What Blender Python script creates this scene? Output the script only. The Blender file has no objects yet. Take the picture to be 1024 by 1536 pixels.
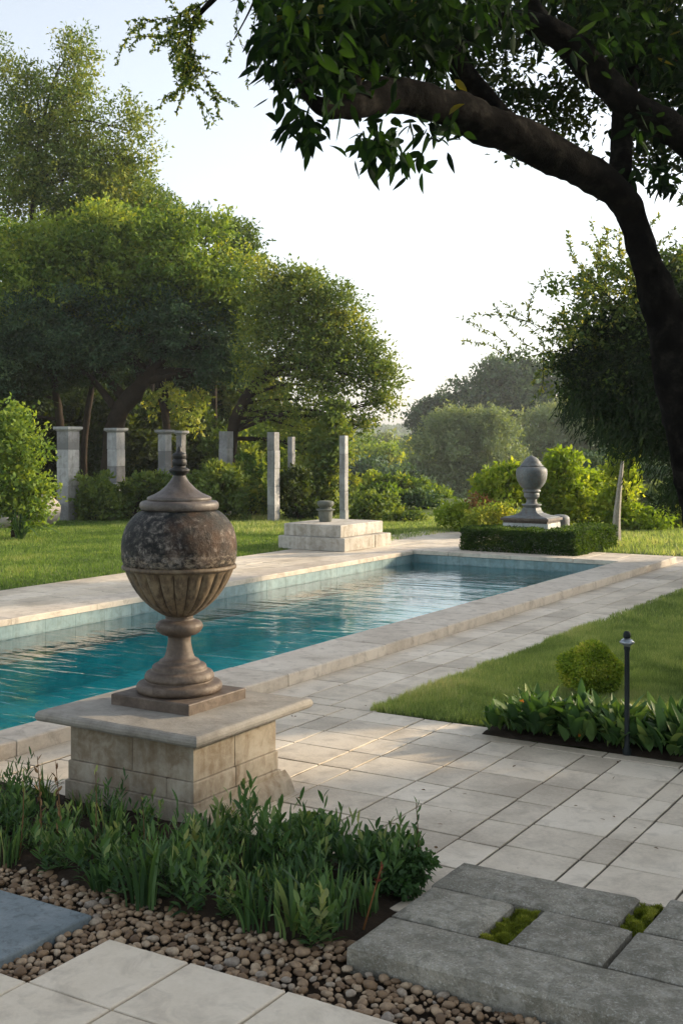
import bpy, math, random
import numpy as np
from mathutils import Vector, noise as mnoise
R=math.radians
F=1774.0; H=1.7
YAW=math.atan(1081/F); CY,SY=math.cos(YAW),math.sin(YAW)
scene=bpy.context.scene
COL=scene.collection
rng=np.random.default_rng(7); random.seed(7)

def W(x,y,D):
    r=(x-512)/F*D
    return np.array([r*CY-D*SY, r*SY+D*CY, H-(y-660)/F*D])
def G(x,y,z=0.0):
    return W(x,y,(H-z)*F/(y-660))
RIGHT=np.array([CY,SY,0.0]); FWD=np.array([-SY,CY,0.0]); UP=np.array([0,0,1.0])

# ------------------------------------------------------------------ helpers
def tag(o,label=None,cat=None,group=None,kind=None):
    if label: o['label']=label
    if cat: o['category']=cat
    if group: o['group']=group
    if kind: o['kind']=kind
    return o
def empty(name,loc,label,cat,group=None,rz=0.0):
    o=bpy.data.objects.new(name,None); COL.objects.link(o)
    o.location=loc; o.rotation_euler=(0,0,rz); o.empty_display_size=.1
    return tag(o,label,cat,group)
def link(name,me,mat,parent=None,loc=None,smooth=False):
    o=bpy.data.objects.new(name,me); COL.objects.link(o)
    if mat is not None and len(me.materials)==0: me.materials.append(mat)
    if smooth: me.shade_smooth()
    if parent is not None: o.parent=parent
    if loc is not None: o.location=loc
    return o
def np_mesh(name,V,Q,attrs=None):
    """V (n,3), Q (m,k) equal sized polygons"""
    V=np.asarray(V,dtype=np.float32); Q=np.asarray(Q,dtype=np.int32)
    me=bpy.data.meshes.new(name)
    me.vertices.add(len(V)); me.vertices.foreach_set('co',V.ravel())
    k=Q.shape[1]; m=len(Q)
    me.loops.add(m*k); me.loops.foreach_set('vertex_index',Q.ravel())
    me.polygons.add(m); me.polygons.foreach_set('loop_start',np.arange(0,m*k,k,dtype=np.int32))
    me.update(calc_edges=True); me.validate()
    for an,av in (attrs or {}).items():
        a=me.attributes.new(an,'FLOAT','POINT'); a.data.foreach_set('value',np.asarray(av,dtype=np.float32))
    return me
class MB:
    def __init__(s): s.v=[];s.f=[];s.t=[]
    def add(s,V,Fs,t=0.5):
        n=len(s.v); s.v+= [tuple(p) for p in V]; s.f+=[tuple(i+n for i in f) for f in Fs]; s.t+=[t]*len(V)
    def mesh(s,name):
        me=bpy.data.meshes.new(name); me.from_pydata(s.v,[],s.f); me.update()
        a=me.attributes.new('tint','FLOAT','POINT'); a.data.foreach_set('value',np.array(s.t,dtype=np.float32))
        return me
    def build(s,name,mat,parent=None,loc=None,smooth=False): return link(name,s.mesh(name),mat,parent,loc,smooth)
    def box(s,x0,x1,y0,y1,z0,z1,t=.5):
        V=[(x,y,z) for z in (z0,z1) for y in (y0,y1) for x in (x0,x1)]
        s.add(V,[(0,2,3,1),(4,5,7,6),(0,1,5,4),(1,3,7,5),(3,2,6,7),(2,0,4,6)],t)
    def slab(s,x0,x1,y0,y1,zt,th,bev=.006,t=.5,jit=.0,skew=.0,chip=0.0):
        """flat stone with worn top edge, subdivided rim so that it can wobble"""
        j=lambda a:random.uniform(-a,a)
        dz=[j(jit) for _ in range(4)]
        cs=[[x0+j(skew),y0+j(skew)],[x1+j(skew),y0+j(skew)],[x1+j(skew),y1+j(skew)],[x0+j(skew),y1+j(skew)]]
        ring=[];zz=[]
        for k in range(4):
            a,b=cs[k],cs[(k+1)%4]; L=math.dist(a,b); n=max(1,min(14,int(L/.05))) if chip>0 else 1
            for i in range(n):
                u=i/n; px=a[0]*(1-u)+b[0]*u; py=a[1]*(1-u)+b[1]*u
                if i>0 and chip>0:
                    px+=j(chip); py+=j(chip)
                ring.append((px,py)); zz.append(zt+dz[k]*(1-u)+dz[(k+1)%4]*u)
        cx,cy=(x0+x1)/2,(y0+y1)/2; hx,hy=(x1-x0)/2,(y1-y0)/2
        ins=lambda p,d:(cx+(p[0]-cx)*(1-d/hx),cy+(p[1]-cy)*(1-d/hy))
        n=len(ring); V=[]
        for p,z in zip(ring,zz): V.append((p[0],p[1],zt-th))
        for p,z in zip(ring,zz): V.append((p[0],p[1],z-bev))
        for p,z in zip(ring,zz): q=ins(p,bev*.35); V.append((q[0],q[1],z-bev*.35))
        for p,z in zip(ring,zz): q=ins(p,bev*1.1); V.append((q[0],q[1],z))
        Fs=[]
        for l in range(3):
            for i in range(n):
                k=(i+1)%n; Fs.append((l*n+i,l*n+k,(l+1)*n+k,(l+1)*n+i))
        Fs.append(tuple(3*n+i for i in range(n)))
        s.add(V,Fs,t)
    def lathe(s,prof,seg=64,cx=0,cy=0,rf=None,t=.5,cap=True):
        n0=len(prof); V=[];Fs=[]
        for i,(r,z) in enumerate(prof):
            for k in range(seg):
                a=2*math.pi*k/seg; rr=r if rf is None else rf(r,z,a)
                V.append((cx+rr*math.cos(a),cy+rr*math.sin(a),z))
        for i in range(n0-1):
            for k in range(seg):
                q=(k+1)%seg; Fs.append((i*seg+k,i*seg+q,(i+1)*seg+q,(i+1)*seg+k))
        if cap:
            Fs.append(tuple(reversed(range(seg)))); Fs.append(tuple((n0-1)*seg+k for k in range(seg)))
        s.add(V,Fs,t)
def smooth_prof(pts,sub=4):
    out=[];n=len(pts)
    for i in range(n-1):
        p0=pts[max(i-1,0)];p1=pts[i];p2=pts[i+1];p3=pts[min(i+2,n-1)]
        for k in range(sub):
            u=k/sub;o=[]
            for c in range(2):
                o.append(.5*((2*p1[c])+(-p0[c]+p2[c])*u+(2*p0[c]-5*p1[c]+4*p2[c]-p3[c])*u*u+(-p0[c]+3*p1[c]-3*p2[c]+p3[c])*u**3))
            out.append((max(o[0],.001),o[1]))
    out.append(pts[-1]); return out
def catmull(P,n):
    P=[np.asarray(p,float) for p in P]; out=[]
    for i in range(len(P)-1):
        p0=P[max(i-1,0)];p1=P[i];p2=P[i+1];p3=P[min(i+2,len(P)-1)]
        for k in range(n):
            u=k/n
            out.append(.5*((2*p1)+(-p0+p2)*u+(2*p0-5*p1+4*p2-p3)*u*u+(-p0+3*p1-3*p2+p3)*u**3))
    out.append(P[-1]); return out
def tube(mb,path,radii,seg=8,sub=4,rough=0.0,t=.5):
    """path list of 3d points, radii list"""
    P=[np.append(np.asarray(p,float),r) for p,r in zip(path,radii)]
    Q=catmull(P,sub); Q=[(q[:3],max(q[3],.0008)) for q in Q]
    n=len(Q); V=[];Fs=[]
    up=np.array([.13,.31,.94])
    for i,(p,r) in enumerate(Q):
        d=Q[min(i+1,n-1)][0]-Q[max(i-1,0)][0]; d=d/(np.linalg.norm(d)+1e-9)
        a=np.cross(d,up); 
        if np.linalg.norm(a)<.05: a=np.cross(d,np.array([1.,0,0]))
        a/=np.linalg.norm(a); b=np.cross(d,a)
        for k in range(seg):
            th=2*math.pi*k/seg
            rr=r
            if rough:
                q=p+r*(math.cos(th)*a+math.sin(th)*b)
                rr=r*(1+rough*(mnoise.noise(Vector(q*5.0))+.6*mnoise.noise(Vector(q*14.0))))
            V.append(p+rr*(math.cos(th)*a+math.sin(th)*b))
    for i in range(n-1):
        for k in range(seg):
            q=(k+1)%seg; Fs.append((i*seg+k,i*seg+q,(i+1)*seg+q,(i+1)*seg+k))
    Fs.append(tuple(reversed(range(seg)))); Fs.append(tuple((n-1)*seg+k for k in range(seg)))
    mb.add(V,Fs,t)

# ------------------------------------------------------------------ materials
def newmat(name):
    m=bpy.data.materials.new(name); m.use_nodes=True; nt=m.node_tree; nt.nodes.clear()
    out=nt.nodes.new('ShaderNodeOutputMaterial'); return m,nt,out
def N(nt,typ,**k):
    n=nt.nodes.new(typ)
    for a,b in k.items():
        if a.startswith('i_'):
            key=a[2:].replace('_',' '); n.inputs[key].default_value=b
        else: setattr(n,a,b)
    return n
def ramp(nt,fac,stops):
    n=nt.nodes.new('ShaderNodeValToRGB'); e=n.color_ramp.elements
    while len(e)<len(stops): e.new(.5)
    for q,(p,c) in zip(e,stops): q.position=p; q.color=(*c,1) if len(c)==3 else c
    nt.links.new(fac,n.inputs[0]); return n.outputs[0]
def mix(nt,fac,a,b,mode='MIX'):
    n=nt.nodes.new('ShaderNodeMix'); n.data_type='RGBA'; n.blend_type=mode
    for s,v in ((0,fac),(6,a),(7,b)):
        if hasattr(v,'links'): nt.links.new(v,n.inputs[s])
        elif isinstance(v,(int,float)): n.inputs[s].default_value=v
        else: n.inputs[s].default_value=(*v,1)
    return n.outputs[2]
def math_(nt,op,a,b=0.0,c=0.0):
    n=nt.nodes.new('ShaderNodeMath'); n.operation=op
    for s,v in ((0,a),(1,b),(2,c)):
        if hasattr(v,'links'): nt.links.new(v,n.inputs[s])
        else: n.inputs[s].default_value=v
    return n.outputs[0]
def coords(nt,scale=(1,1,1),obj=False):
    if obj:
        c=nt.nodes.new('ShaderNodeTexCoord').outputs['Object']
    else: c=nt.nodes.new('ShaderNodeNewGeometry').outputs['Position']
    m=nt.nodes.new('ShaderNodeMapping'); m.inputs['Scale'].default_value=scale; nt.links.new(c,m.inputs[0]); return m.outputs[0]
def noise(nt,co,scale,detail=4,rough=.6,dist=0.0):
    n=nt.nodes.new('ShaderNodeTexNoise'); n.inputs['Scale'].default_value=scale; n.inputs['Detail'].default_value=detail
    n.inputs['Roughness'].default_value=rough; n.inputs['Distortion'].default_value=dist
    nt.links.new(co,n.inputs['Vector']); return n.outputs[0]
def bump(nt,h,strength=.3,dist=.01,normal=None):
    b=nt.nodes.new('ShaderNodeBump'); b.inputs['Strength'].default_value=strength; b.inputs['Distance'].default_value=dist
    nt.links.new(h,b.inputs['Height'])
    if normal: nt.links.new(normal,b.inputs['Normal'])
    return b.outputs[0]
def principled(nt,out,col,rough=.7,spec=.4,normal=None,coat=0):
    p=nt.nodes.new('ShaderNodeBsdfPrincipled')
    if hasattr(col,'links'): nt.links.new(col,p.inputs['Base Color'])
    else: p.inputs['Base Color'].default_value=(*col,1)
    if hasattr(rough,'links'): nt.links.new(rough,p.inputs['Roughness'])
    else: p.inputs['Roughness'].default_value=rough
    p.inputs['Specular IOR Level'].default_value=spec
    if normal: nt.links.new(normal,p.inputs['Normal'])
    nt.links.new(p.outputs[0],out.inputs[0]); return p
def attr(nt,name):
    a=nt.nodes.new('ShaderNodeAttribute'); a.attribute_name=name; return a.outputs['Fac']

def stone_mat(name,stops,big=1.5,fine=60,bmp=.35,rough=.7,spec=.35,speck=None,dirt=None,dirtamt=.5,tintamt=.25,streak=False,obj=False):
    m,nt,out=newmat(name)
    co=coords(nt,(1,1,1),obj)
    n1=noise(nt,co,big,6,.62,.3); n2=noise(nt,co,fine,5,.7); n3=noise(nt,co,big*4.3,5,.65,.6)
    t=attr(nt,'tint')
    f=math_(nt,'ADD',n1,math_(nt,'MULTIPLY',math_(nt,'SUBTRACT',t,.5),tintamt))
    f=math_(nt,'ADD',f,math_(nt,'MULTIPLY',math_(nt,'SUBTRACT',n2,.5),.35))
    c=ramp(nt,f,stops)
    if dirt:
        if streak:
            co2=coords(nt,(6,6,.7),obj); n4=noise(nt,co2,2.2,5,.6)
            d=math_(nt,'MULTIPLY',n4,n3)
            df=ramp(nt,d,[(.2,(0,0,0)),(.36,(dirtamt,)*3)])
        else: df=ramp(nt,n3,[(.5,(0,0,0)),(.72,(dirtamt,)*3)])
        c=mix(nt,df,c,dirt)
    if speck:
        n5=noise(nt,co,fine*1.3,3,.6); sf=ramp(nt,n5,[(.54,(0,0,0)),(.64,(.55,.55,.55))]); c=mix(nt,sf,c,speck[0])
        n6=noise(nt,coords(nt,(1.03,.97,1.1),obj),fine*1.6,3,.6); sf=ramp(nt,n6,[(.54,(0,0,0)),(.68,(.5,.5,.5))]); c=mix(nt,sf,c,speck[1])
        n7=noise(nt,co,11,5,.7,.8); c=mix(nt,ramp(nt,n7,[(.40,(.6,.6,.6)),(.56,(0,0,0))]),c,(.11,.105,.08)); n8=noise(nt,co,17,5,.7,.5); c=mix(nt,ramp(nt,n8,[(.52,(0,0,0)),(.66,(.6,.6,.6))]),c,(.34,.325,.28))
    h=math_(nt,'ADD',math_(nt,'MULTIPLY',n2,.5),n3)
    nb=bump(nt,h,bmp,.006)
    rr=math_(nt,'ADD',rough-.12,math_(nt,'MULTIPLY',n3,.25))
    principled(nt,out,c,rr,spec,nb); return m

def leaf_mat(name,stops,trans=.35,tcol=None,rough=.6,spec=.12,gain=1.0):
    stops=[(p,tuple(min(.6,v*gain) for v in c)) for p,c in stops]
    m,nt,out=newmat(name)
    c=ramp(nt,attr(nt,'tint'),stops)
    p=nt.nodes.new('ShaderNodeBsdfPrincipled'); nt.links.new(c,p.inputs['Base Color'])
    p.inputs['Roughness'].default_value=rough; p.inputs['Specular IOR Level'].default_value=spec
    t=nt.nodes.new('ShaderNodeBsdfTranslucent'); nt.links.new(mix(nt,1.0,c,tcol or (1.5,1.35,.35),'MULTIPLY'),t.inputs[0])
    x=nt.nodes.new('ShaderNodeMixShader'); x.inputs[0].default_value=trans
    nt.links.new(p.outputs[0],x.inputs[1]); nt.links.new(t.outputs[0],x.inputs[2]); nt.links.new(x.outputs[0],out.inputs[0])
    return m
def simple(name,col,rough=.6,spec=.4,metal=0,bscale=40,bst=.2,var=.25):
    m,nt,out=newmat(name); co=coords(nt,(1,1,1)); n=noise(nt,co,bscale,4)
    c=ramp(nt,n,[(.3,tuple(v*(1-var) for v in col)),(.7,tuple(min(1,v*(1+var)) for v in col))])
    p=principled(nt,out,c,rough,spec,bump(nt,n,bst,.004)); p.inputs['Metallic'].default_value=metal; return m

M={}
M['paver']=stone_mat('paver_stone',[(.25,(.39,.33,.25)),(.5,(.61,.53,.415)),(.8,(.73,.65,.53))],big=1.7,fine=55,bmp=.6,rough=.58,spec=.4,dirt=(.33,.28,.22),dirtamt=.6,tintamt=.28)
M['coping']=stone_mat('coping_stone',[(.25,(.38,.32,.25)),(.5,(.55,.48,.39)),(.8,(.66,.59,.49))],big=2.2,fine=60,bmp=.5,rough=.65,dirt=(.22,.18,.14),dirtamt=.6,tintamt=.3)
M['mortar']=stone_mat('joint_earth',[(.3,(.05,.045,.035)),(.7,(.12,.105,.08))],big=6,fine=120,bmp=.6,rough=.9,spec=.1)
M['granite']=stone_mat('granite_slab',[(.25,(.155,.14,.108)),(.5,(.265,.245,.195)),(.8,(.41,.38,.31))],big=5,fine=90,bmp=.9,rough=.8,spec=.25,speck=((.5,.49,.45),(.05,.05,.045)),dirt=(.13,.135,.10),dirtamt=.5,tintamt=.25)
M['slate']=stone_mat('blue_slate',[(.25,(.11,.14,.155)),(.5,(.17,.205,.22)),(.8,(.26,.29,.30))],big=6,fine=70,bmp=.9,rough=.65,spec=.3,dirt=(.085,.10,.105),dirtamt=.9)
M['block']=stone_mat('pedestal_stone',[(.25,(.17,.14,.10)),(.5,(.31,.27,.205)),(.8,(.42,.375,.30))],big=3.0,fine=45,bmp=.4,rough=.75,spec=.25,dirt=(.15,.10,.055),dirtamt=.7,tintamt=.35,streak=True)
M['cap']=stone_mat('cap_stone',[(.25,(.16,.145,.12)),(.5,(.265,.245,.21)),(.8,(.36,.335,.29))],big=3.5,fine=75,bmp=.6,rough=.7,spec=.35,dirt=(.14,.12,.10),dirtamt=.5)
M['brownstone']=stone_mat('brown_stone',[(.25,(.04,.028,.02)),(.5,(.095,.07,.052)),(.8,(.22,.175,.135))],big=5,fine=60,bmp=.5,rough=.6,spec=.4,dirt=(.05,.035,.025),dirtamt=.7)
M['column']=stone_mat('column_stone',[(.25,(.17,.17,.168)),(.5,(.31,.31,.305)),(.8,(.44,.44,.43))],big=1.6,fine=20,bmp=.5,rough=.8,spec=.2,dirt=(.15,.14,.12),dirtamt=.5,tintamt=.5,streak=True)
M['whitestone']=stone_mat('white_stone',[(.25,(.4,.42,.41)),(.5,(.58,.6,.58)),(.8,(.7,.72,.7))],big=3,fine=30,bmp=.4,rough=.8,spec=.2,dirt=(.2,.24,.21),dirtamt=.5,streak=True)
M['greystone']=stone_mat('grey_stone',[(.25,(.08,.088,.09)),(.5,(.145,.158,.16)),(.8,(.25,.265,.265))],big=4,fine=30,bmp=.4,rough=.6,spec=.4,dirt=(.13,.085,.06),dirtamt=.7)
M['darkstone']=stone_mat('mossy_stone',[(.25,(.07,.08,.065)),(.5,(.12,.13,.11)),(.8,(.2,.21,.18))],big=6,fine=40,bmp=.4,rough=.8)
M['platform']=stone_mat('platform_stone',[(.25,(.30,.28,.24)),(.5,(.46,.43,.38)),(.8,(.6,.57,.51))],big=2.5,fine=40,bmp=.5,rough=.8,spec=.2,dirt=(.2,.17,.12),dirtamt=.6,streak=True)
M['paleboulder']=stone_mat('pale_rock',[(.25,(.3,.27,.24)),(.6,(.45,.41,.37)),(.8,(.55,.5,.46))],big=3,fine=20,bmp=.4,rough=.8)
M['soil']=stone_mat('dark_soil',[(.3,(.018,.013,.009)),(.7,(.05,.036,.024))],big=8,fine=90,bmp=1,rough=.95,spec=.1)
M['tileband']=stone_mat('pool_tile',[(.25,(.13,.21,.22)),(.5,(.20,.29,.30)),(.8,(.28,.36,.36))],big=3,fine=25,bmp=.2,rough=.5,dirt=(.10,.15,.14),dirtamt=.6,streak=True)
M['pole']=simple('black_metal',(.010,.015,.016),.55,.2,0,60,.15)
M['polecap']=simple('zinc_cap',(.25,.28,.31),.3,.5,.6,60,.1)
M['stake']=simple('grey_wood',(.34,.31,.26),.8,.2,0,30,.5)
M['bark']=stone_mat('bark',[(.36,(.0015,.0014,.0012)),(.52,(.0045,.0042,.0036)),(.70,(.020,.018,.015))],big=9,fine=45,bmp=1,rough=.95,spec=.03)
M['barkfar']=stone_mat('bark_far',[(.3,(.012,.009,.006)),(.7,(.04,.03,.02))],big=3,fine=20,bmp=1,rough=.9,spec=.1)
# weathered urn ball
def urn_mat():
    m,nt,out=newmat('weathered_urn'); co=coords(nt,(1,1,1),True)
    n1=noise(nt,co,5,7,.7,.5); n2=noise(nt,co,38,6,.75,.4); n3=noise(nt,coords(nt,(5,5,1.2),True),9,5,.65)
    v=math_(nt,'ADD',math_(nt,'MULTIPLY',n1,.55),math_(nt,'MULTIPLY',n2,.55))
    c=ramp(nt,v,[(.48,(.008,.009,.009)),(.55,(.024,.023,.022)),(.61,(.10,.09,.08)),(.70,(.34,.30,.26))])
    ru=noise(nt,coords(nt,(1,1,1),True),3.2,4,.6)
    c=mix(nt,ramp(nt,ru,[(.5,(0,0,0)),(.7,(.6,.6,.6))]),c,(.15,.07,.03))
    tl=noise(nt,coords(nt,(1.2,1,1),True),2.6,4,.6,.3)
    c=mix(nt,ramp(nt,tl,[(.52,(0,0,0)),(.68,(.5,.5,.5))]),c,(.012,.035,.038))
    sx=nt.nodes.new('ShaderNodeSeparateXYZ'); nt.links.new(co,sx.inputs[0]); zz=sx.outputs[2]
    band=ramp(nt,math_(nt,'ADD',zz,math_(nt,'MULTIPLY',math_(nt,'SUBTRACT',n1,.5),.12)),[(.655,(1,1,1)),(.70,(.9,.9,.9)),(.745,(0,0,0))])
    sc=ramp(nt,noise(nt,coords(nt,(1,1,2.2),True),26,5,.75,.6),[(.50,(0,0,0)),(.60,(.85,.85,.85))])
    c=mix(nt,mix(nt,1.0,band,sc,'MULTIPLY'),c,(.30,.245,.18))
    h=math_(nt,'ADD',n2,math_(nt,'MULTIPLY',n3,.4))
    principled(nt,out,c,.6,.2,bump(nt,h,.9,.01)); return m
M['urnball']=urn_mat()
def flute_mat():
    m,nt,out=newmat('fluted_stone'); co=coords(nt,(1,1,1),True)
    n1=noise(nt,co,6,5,.6,.4); n2=noise(nt,co,50,5,.7); n3=noise(nt,coords(nt,(7,7,1),True),4,5,.7)
    v=math_(nt,'ADD',math_(nt,'MULTIPLY',n1,.7),math_(nt,'MULTIPLY',n2,.3))
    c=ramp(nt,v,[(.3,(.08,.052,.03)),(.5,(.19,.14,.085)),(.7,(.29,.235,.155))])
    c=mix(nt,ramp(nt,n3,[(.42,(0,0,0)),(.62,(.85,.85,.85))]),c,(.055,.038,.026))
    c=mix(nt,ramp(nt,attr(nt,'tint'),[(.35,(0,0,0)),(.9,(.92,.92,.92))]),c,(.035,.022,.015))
    principled(nt,out,c,.6,.35,bump(nt,math_(nt,'ADD',n2,n3),.5,.006)); return m
M['flute']=flute_mat()

def water_mat():
    m,nt,out=newmat('pool_water')
    co=coords(nt,(1,1,1))
    def rot(s,ang):
        mp=nt.nodes.new('ShaderNodeMapping'); mp.inputs['Rotation'].default_value=(0,0,ang); mp.inputs['Scale'].default_value=s
        nt.links.new(co,mp.inputs[0]); return mp.outputs[0]
    a=-YAW
    n1=noise(nt,rot((.7,4.6,1),a),1.2,2,.5,.8)
    n2=noise(nt,rot((1.3,4.2,1),a+.25),3.6,3,.5,.3)
    n3=noise(nt,rot((1.5,3.2,1),a-.2),11,2,.5,.2)
    h=math_(nt,'ADD',math_(nt,'MULTIPLY',n1,1.0),math_(nt,'ADD',math_(nt,'MULTIPLY',n2,.36),math_(nt,'MULTIPLY',n3,.05)))
    msk=ramp(nt,noise(nt,co,.42,3,.6,.8),[(.38,(.35,.35,.35)),(.62,(1.15,1.15,1.15))])
    h=math_(nt,'MULTIPLY',h,msk)
    nb=bump(nt,h,1.0,.0155)
    fr=nt.nodes.new('ShaderNodeFresnel'); fr.inputs['IOR'].default_value=1.5; nt.links.new(nb,fr.inputs['Normal'])
    g=nt.nodes.new('ShaderNodeBsdfGlossy'); g.inputs['Roughness'].default_value=.03; g.inputs['Color'].default_value=(1,1,1,1); nt.links.new(nb,g.inputs['Normal'])
    t=nt.nodes.new('ShaderNodeBsdfTransparent'); t.inputs['Color'].default_value=(.5,1,1,1)
    x=nt.nodes.new('ShaderNodeMixShader'); nt.links.new(fr.outputs[0],x.inputs[0]); nt.links.new(t.outputs[0],x.inputs[1]); nt.links.new(g.outputs[0],x.inputs[2])
    nt.links.new(x.outputs[0],out.inputs[0]); return m
M['water']=water_mat()
M['poolfloor']=stone_mat('teal_plaster',[(.36,(.05,.62,.66)),(.5,(.10,.78,.80)),(.66,(.42,.92,.92))],big=1.6,fine=12,bmp=.1,rough=.7,spec=.2)  # pale patches put the mottled sky reflections into the floor colour
def grass_base():
    m,nt,out=newmat('lawn_turf'); co=coords(nt)
    n1=noise(nt,co,.6,4,.6); n2=noise(nt,co,60,4,.8)
    v=math_(nt,'ADD',math_(nt,'MULTIPLY',n1,.6),math_(nt,'MULTIPLY',n2,.4))
    c=ramp(nt,v,[(.35,(.06,.085,.025)),(.5,(.10,.14,.04)),(.68,(.17,.20,.07))])
    principled(nt,out,c,.9,.1,bump(nt,n2,1,.02)); return m
M['turf']=grass_base()
g=lambda *s:[(i/(len(s)-1),c) for i,c in enumerate(s)]
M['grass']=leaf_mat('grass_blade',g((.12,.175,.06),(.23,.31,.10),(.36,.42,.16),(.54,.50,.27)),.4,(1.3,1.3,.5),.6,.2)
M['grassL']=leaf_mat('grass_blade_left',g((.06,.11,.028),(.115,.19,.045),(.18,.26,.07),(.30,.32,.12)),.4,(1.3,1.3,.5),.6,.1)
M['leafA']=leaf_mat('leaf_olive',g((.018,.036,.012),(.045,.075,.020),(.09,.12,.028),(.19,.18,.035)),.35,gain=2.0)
M['leafB']=leaf_mat('leaf_bright',g((.022,.048,.014),(.06,.105,.022),(.13,.175,.032),(.29,.26,.05)),.4,gain=1.8)
M['leafC']=leaf_mat('leaf_bluegreen',g((.012,.026,.016),(.028,.056,.032),(.06,.105,.055),(.11,.16,.075)),.25,gain=1.45)
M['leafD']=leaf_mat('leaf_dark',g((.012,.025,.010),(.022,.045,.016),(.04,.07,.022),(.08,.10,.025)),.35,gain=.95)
M['leafY']=leaf_mat('leaf_yellowgreen',g((.09,.15,.02),(.20,.30,.035),(.36,.43,.055),(.55,.54,.09)),.45,(1.3,1.25,.4))
M['leafBall']=leaf_mat('leaf_golden',g((.09,.15,.02),(.22,.33,.04),(.38,.46,.06),(.6,.56,.12)),.45,(1.2,1.15,.5))
M['leafG']=leaf_mat('leaf_greygreen',g((.045,.07,.035),(.075,.105,.05),(.11,.14,.07),(.16,.17,.09)),.3,gain=2.0)
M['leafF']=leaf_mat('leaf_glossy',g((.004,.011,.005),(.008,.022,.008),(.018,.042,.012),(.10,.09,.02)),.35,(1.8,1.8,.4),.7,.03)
M['strap']=leaf_mat('strap_leaf',g((.018,.042,.018),(.035,.075,.026),(.07,.125,.04),(.18,.20,.08)),.3,(1.3,1.3,.4),.5,.25,gain=1.45)
M['broad']=leaf_mat('broad_leaf',g((.03,.07,.022),(.055,.12,.035),(.10,.18,.05),(.22,.28,.08)),.3,(1.3,1.3,.4),.5,.25)
M['box']=leaf_mat('box_leaf',g((.03,.06,.018),(.05,.10,.025),(.08,.14,.03),(.13,.19,.04)),.3)
M['moss']=leaf_mat('moss_leaf',g((.07,.10,.015),(.15,.19,.025),(.24,.28,.04),(.36,.36,.08)),.3)
M['dry']=leaf_mat('dry_leaf',g((.08,.05,.025),(.16,.10,.05),(.25,.17,.09)),.3,(1,1,1))
M['rust']=leaf_mat('rust_leaf',g((.16,.10,.03),(.28,.13,.05),(.35,.22,.06)),.3,(1,1,1))
M['red']=leaf_mat('red_petal',g((.10,.025,.02),(.20,.05,.035)),.3,(1,1,1))
M['orange']=leaf_mat('orange_petal',g((.6,.18,.02),(.7,.28,.04)),.3,(1,1,1))

# ------------------------------------------------------------------ foliage
def unit(v): return v/(np.linalg.norm(v,axis=-1,keepdims=True)+1e-9)
def leaf_quads(P,Dr,L,Wd,tint,fold=.25):
    """rhombic leaves: P base points, Dr unit axis, L length, Wd width"""
    n=len(P); rnd=unit(rng.normal(size=(n,3))); S=unit(np.cross(Dr,rnd)); Nn=np.cross(S,Dr)
    L=np.broadcast_to(np.asarray(L,float),(n,))[:,None]; Wd=np.broadcast_to(np.asarray(Wd,float),(n,))[:,None]
    V=np.empty((n,4,3)); mid=P+Dr*L*.45+Nn*Wd*fold
    V[:,0]=P; V[:,1]=mid+S*Wd*.5; V[:,2]=P+Dr*L; V[:,3]=mid-S*Wd*.5
    Q=np.arange(n*4).reshape(n,4)
    return V.reshape(-1,3),Q,np.repeat(tint,4)
def big_leaves(P,Dr,L,Wd,tint,droop=.3,nseg=4,up=None):
    """pointed leaves with a fold and a curve; nseg+1 sections of 3 verts"""
    n=len(P); rnd=unit(rng.normal(size=(n,3))) if up is None else np.broadcast_to(up,(n,3))+.35*rng.normal(size=(n,3))
    S=unit(np.cross(Dr,rnd)); Nn=np.cross(S,Dr)
    L=np.broadcast_to(np.asarray(L,float),(n,))[:,None]; Wd=np.broadcast_to(np.asarray(Wd,float),(n,))[:,None]
    dr=np.broadcast_to(np.asarray(droop,float),(n,))[:,None]
    us=np.linspace(0,1,nseg+1); V=np.empty((n,nseg+1,3,3))
    for i,u in enumerate(us):
        w=Wd*.5*(math.sin(math.pi*min(1,u**.8))**.8 if 0<u<1 else .03)
        c=P+Dr*L*u; c=c+np.array([0,0,-1.])*dr*L*u*u
        V[:,i,0]=c+S*w+Nn*w*.35; V[:,i,1]=c; V[:,i,2]=c-S*w+Nn*w*.35
    base=(np.arange(n)*(nseg+1)*3)[:,None,None]
    q=[]
    for i in range(nseg):
        for k in range(2): q.append([i*3+k,i*3+k+1,(i+1)*3+k+1,(i+1)*3+k])
    Q=(base+np.array(q)[None]).reshape(-1,4)
    return V.reshape(-1,3),Q,np.repeat(tint,(nseg+1)*3)
LT=[None]
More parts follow.
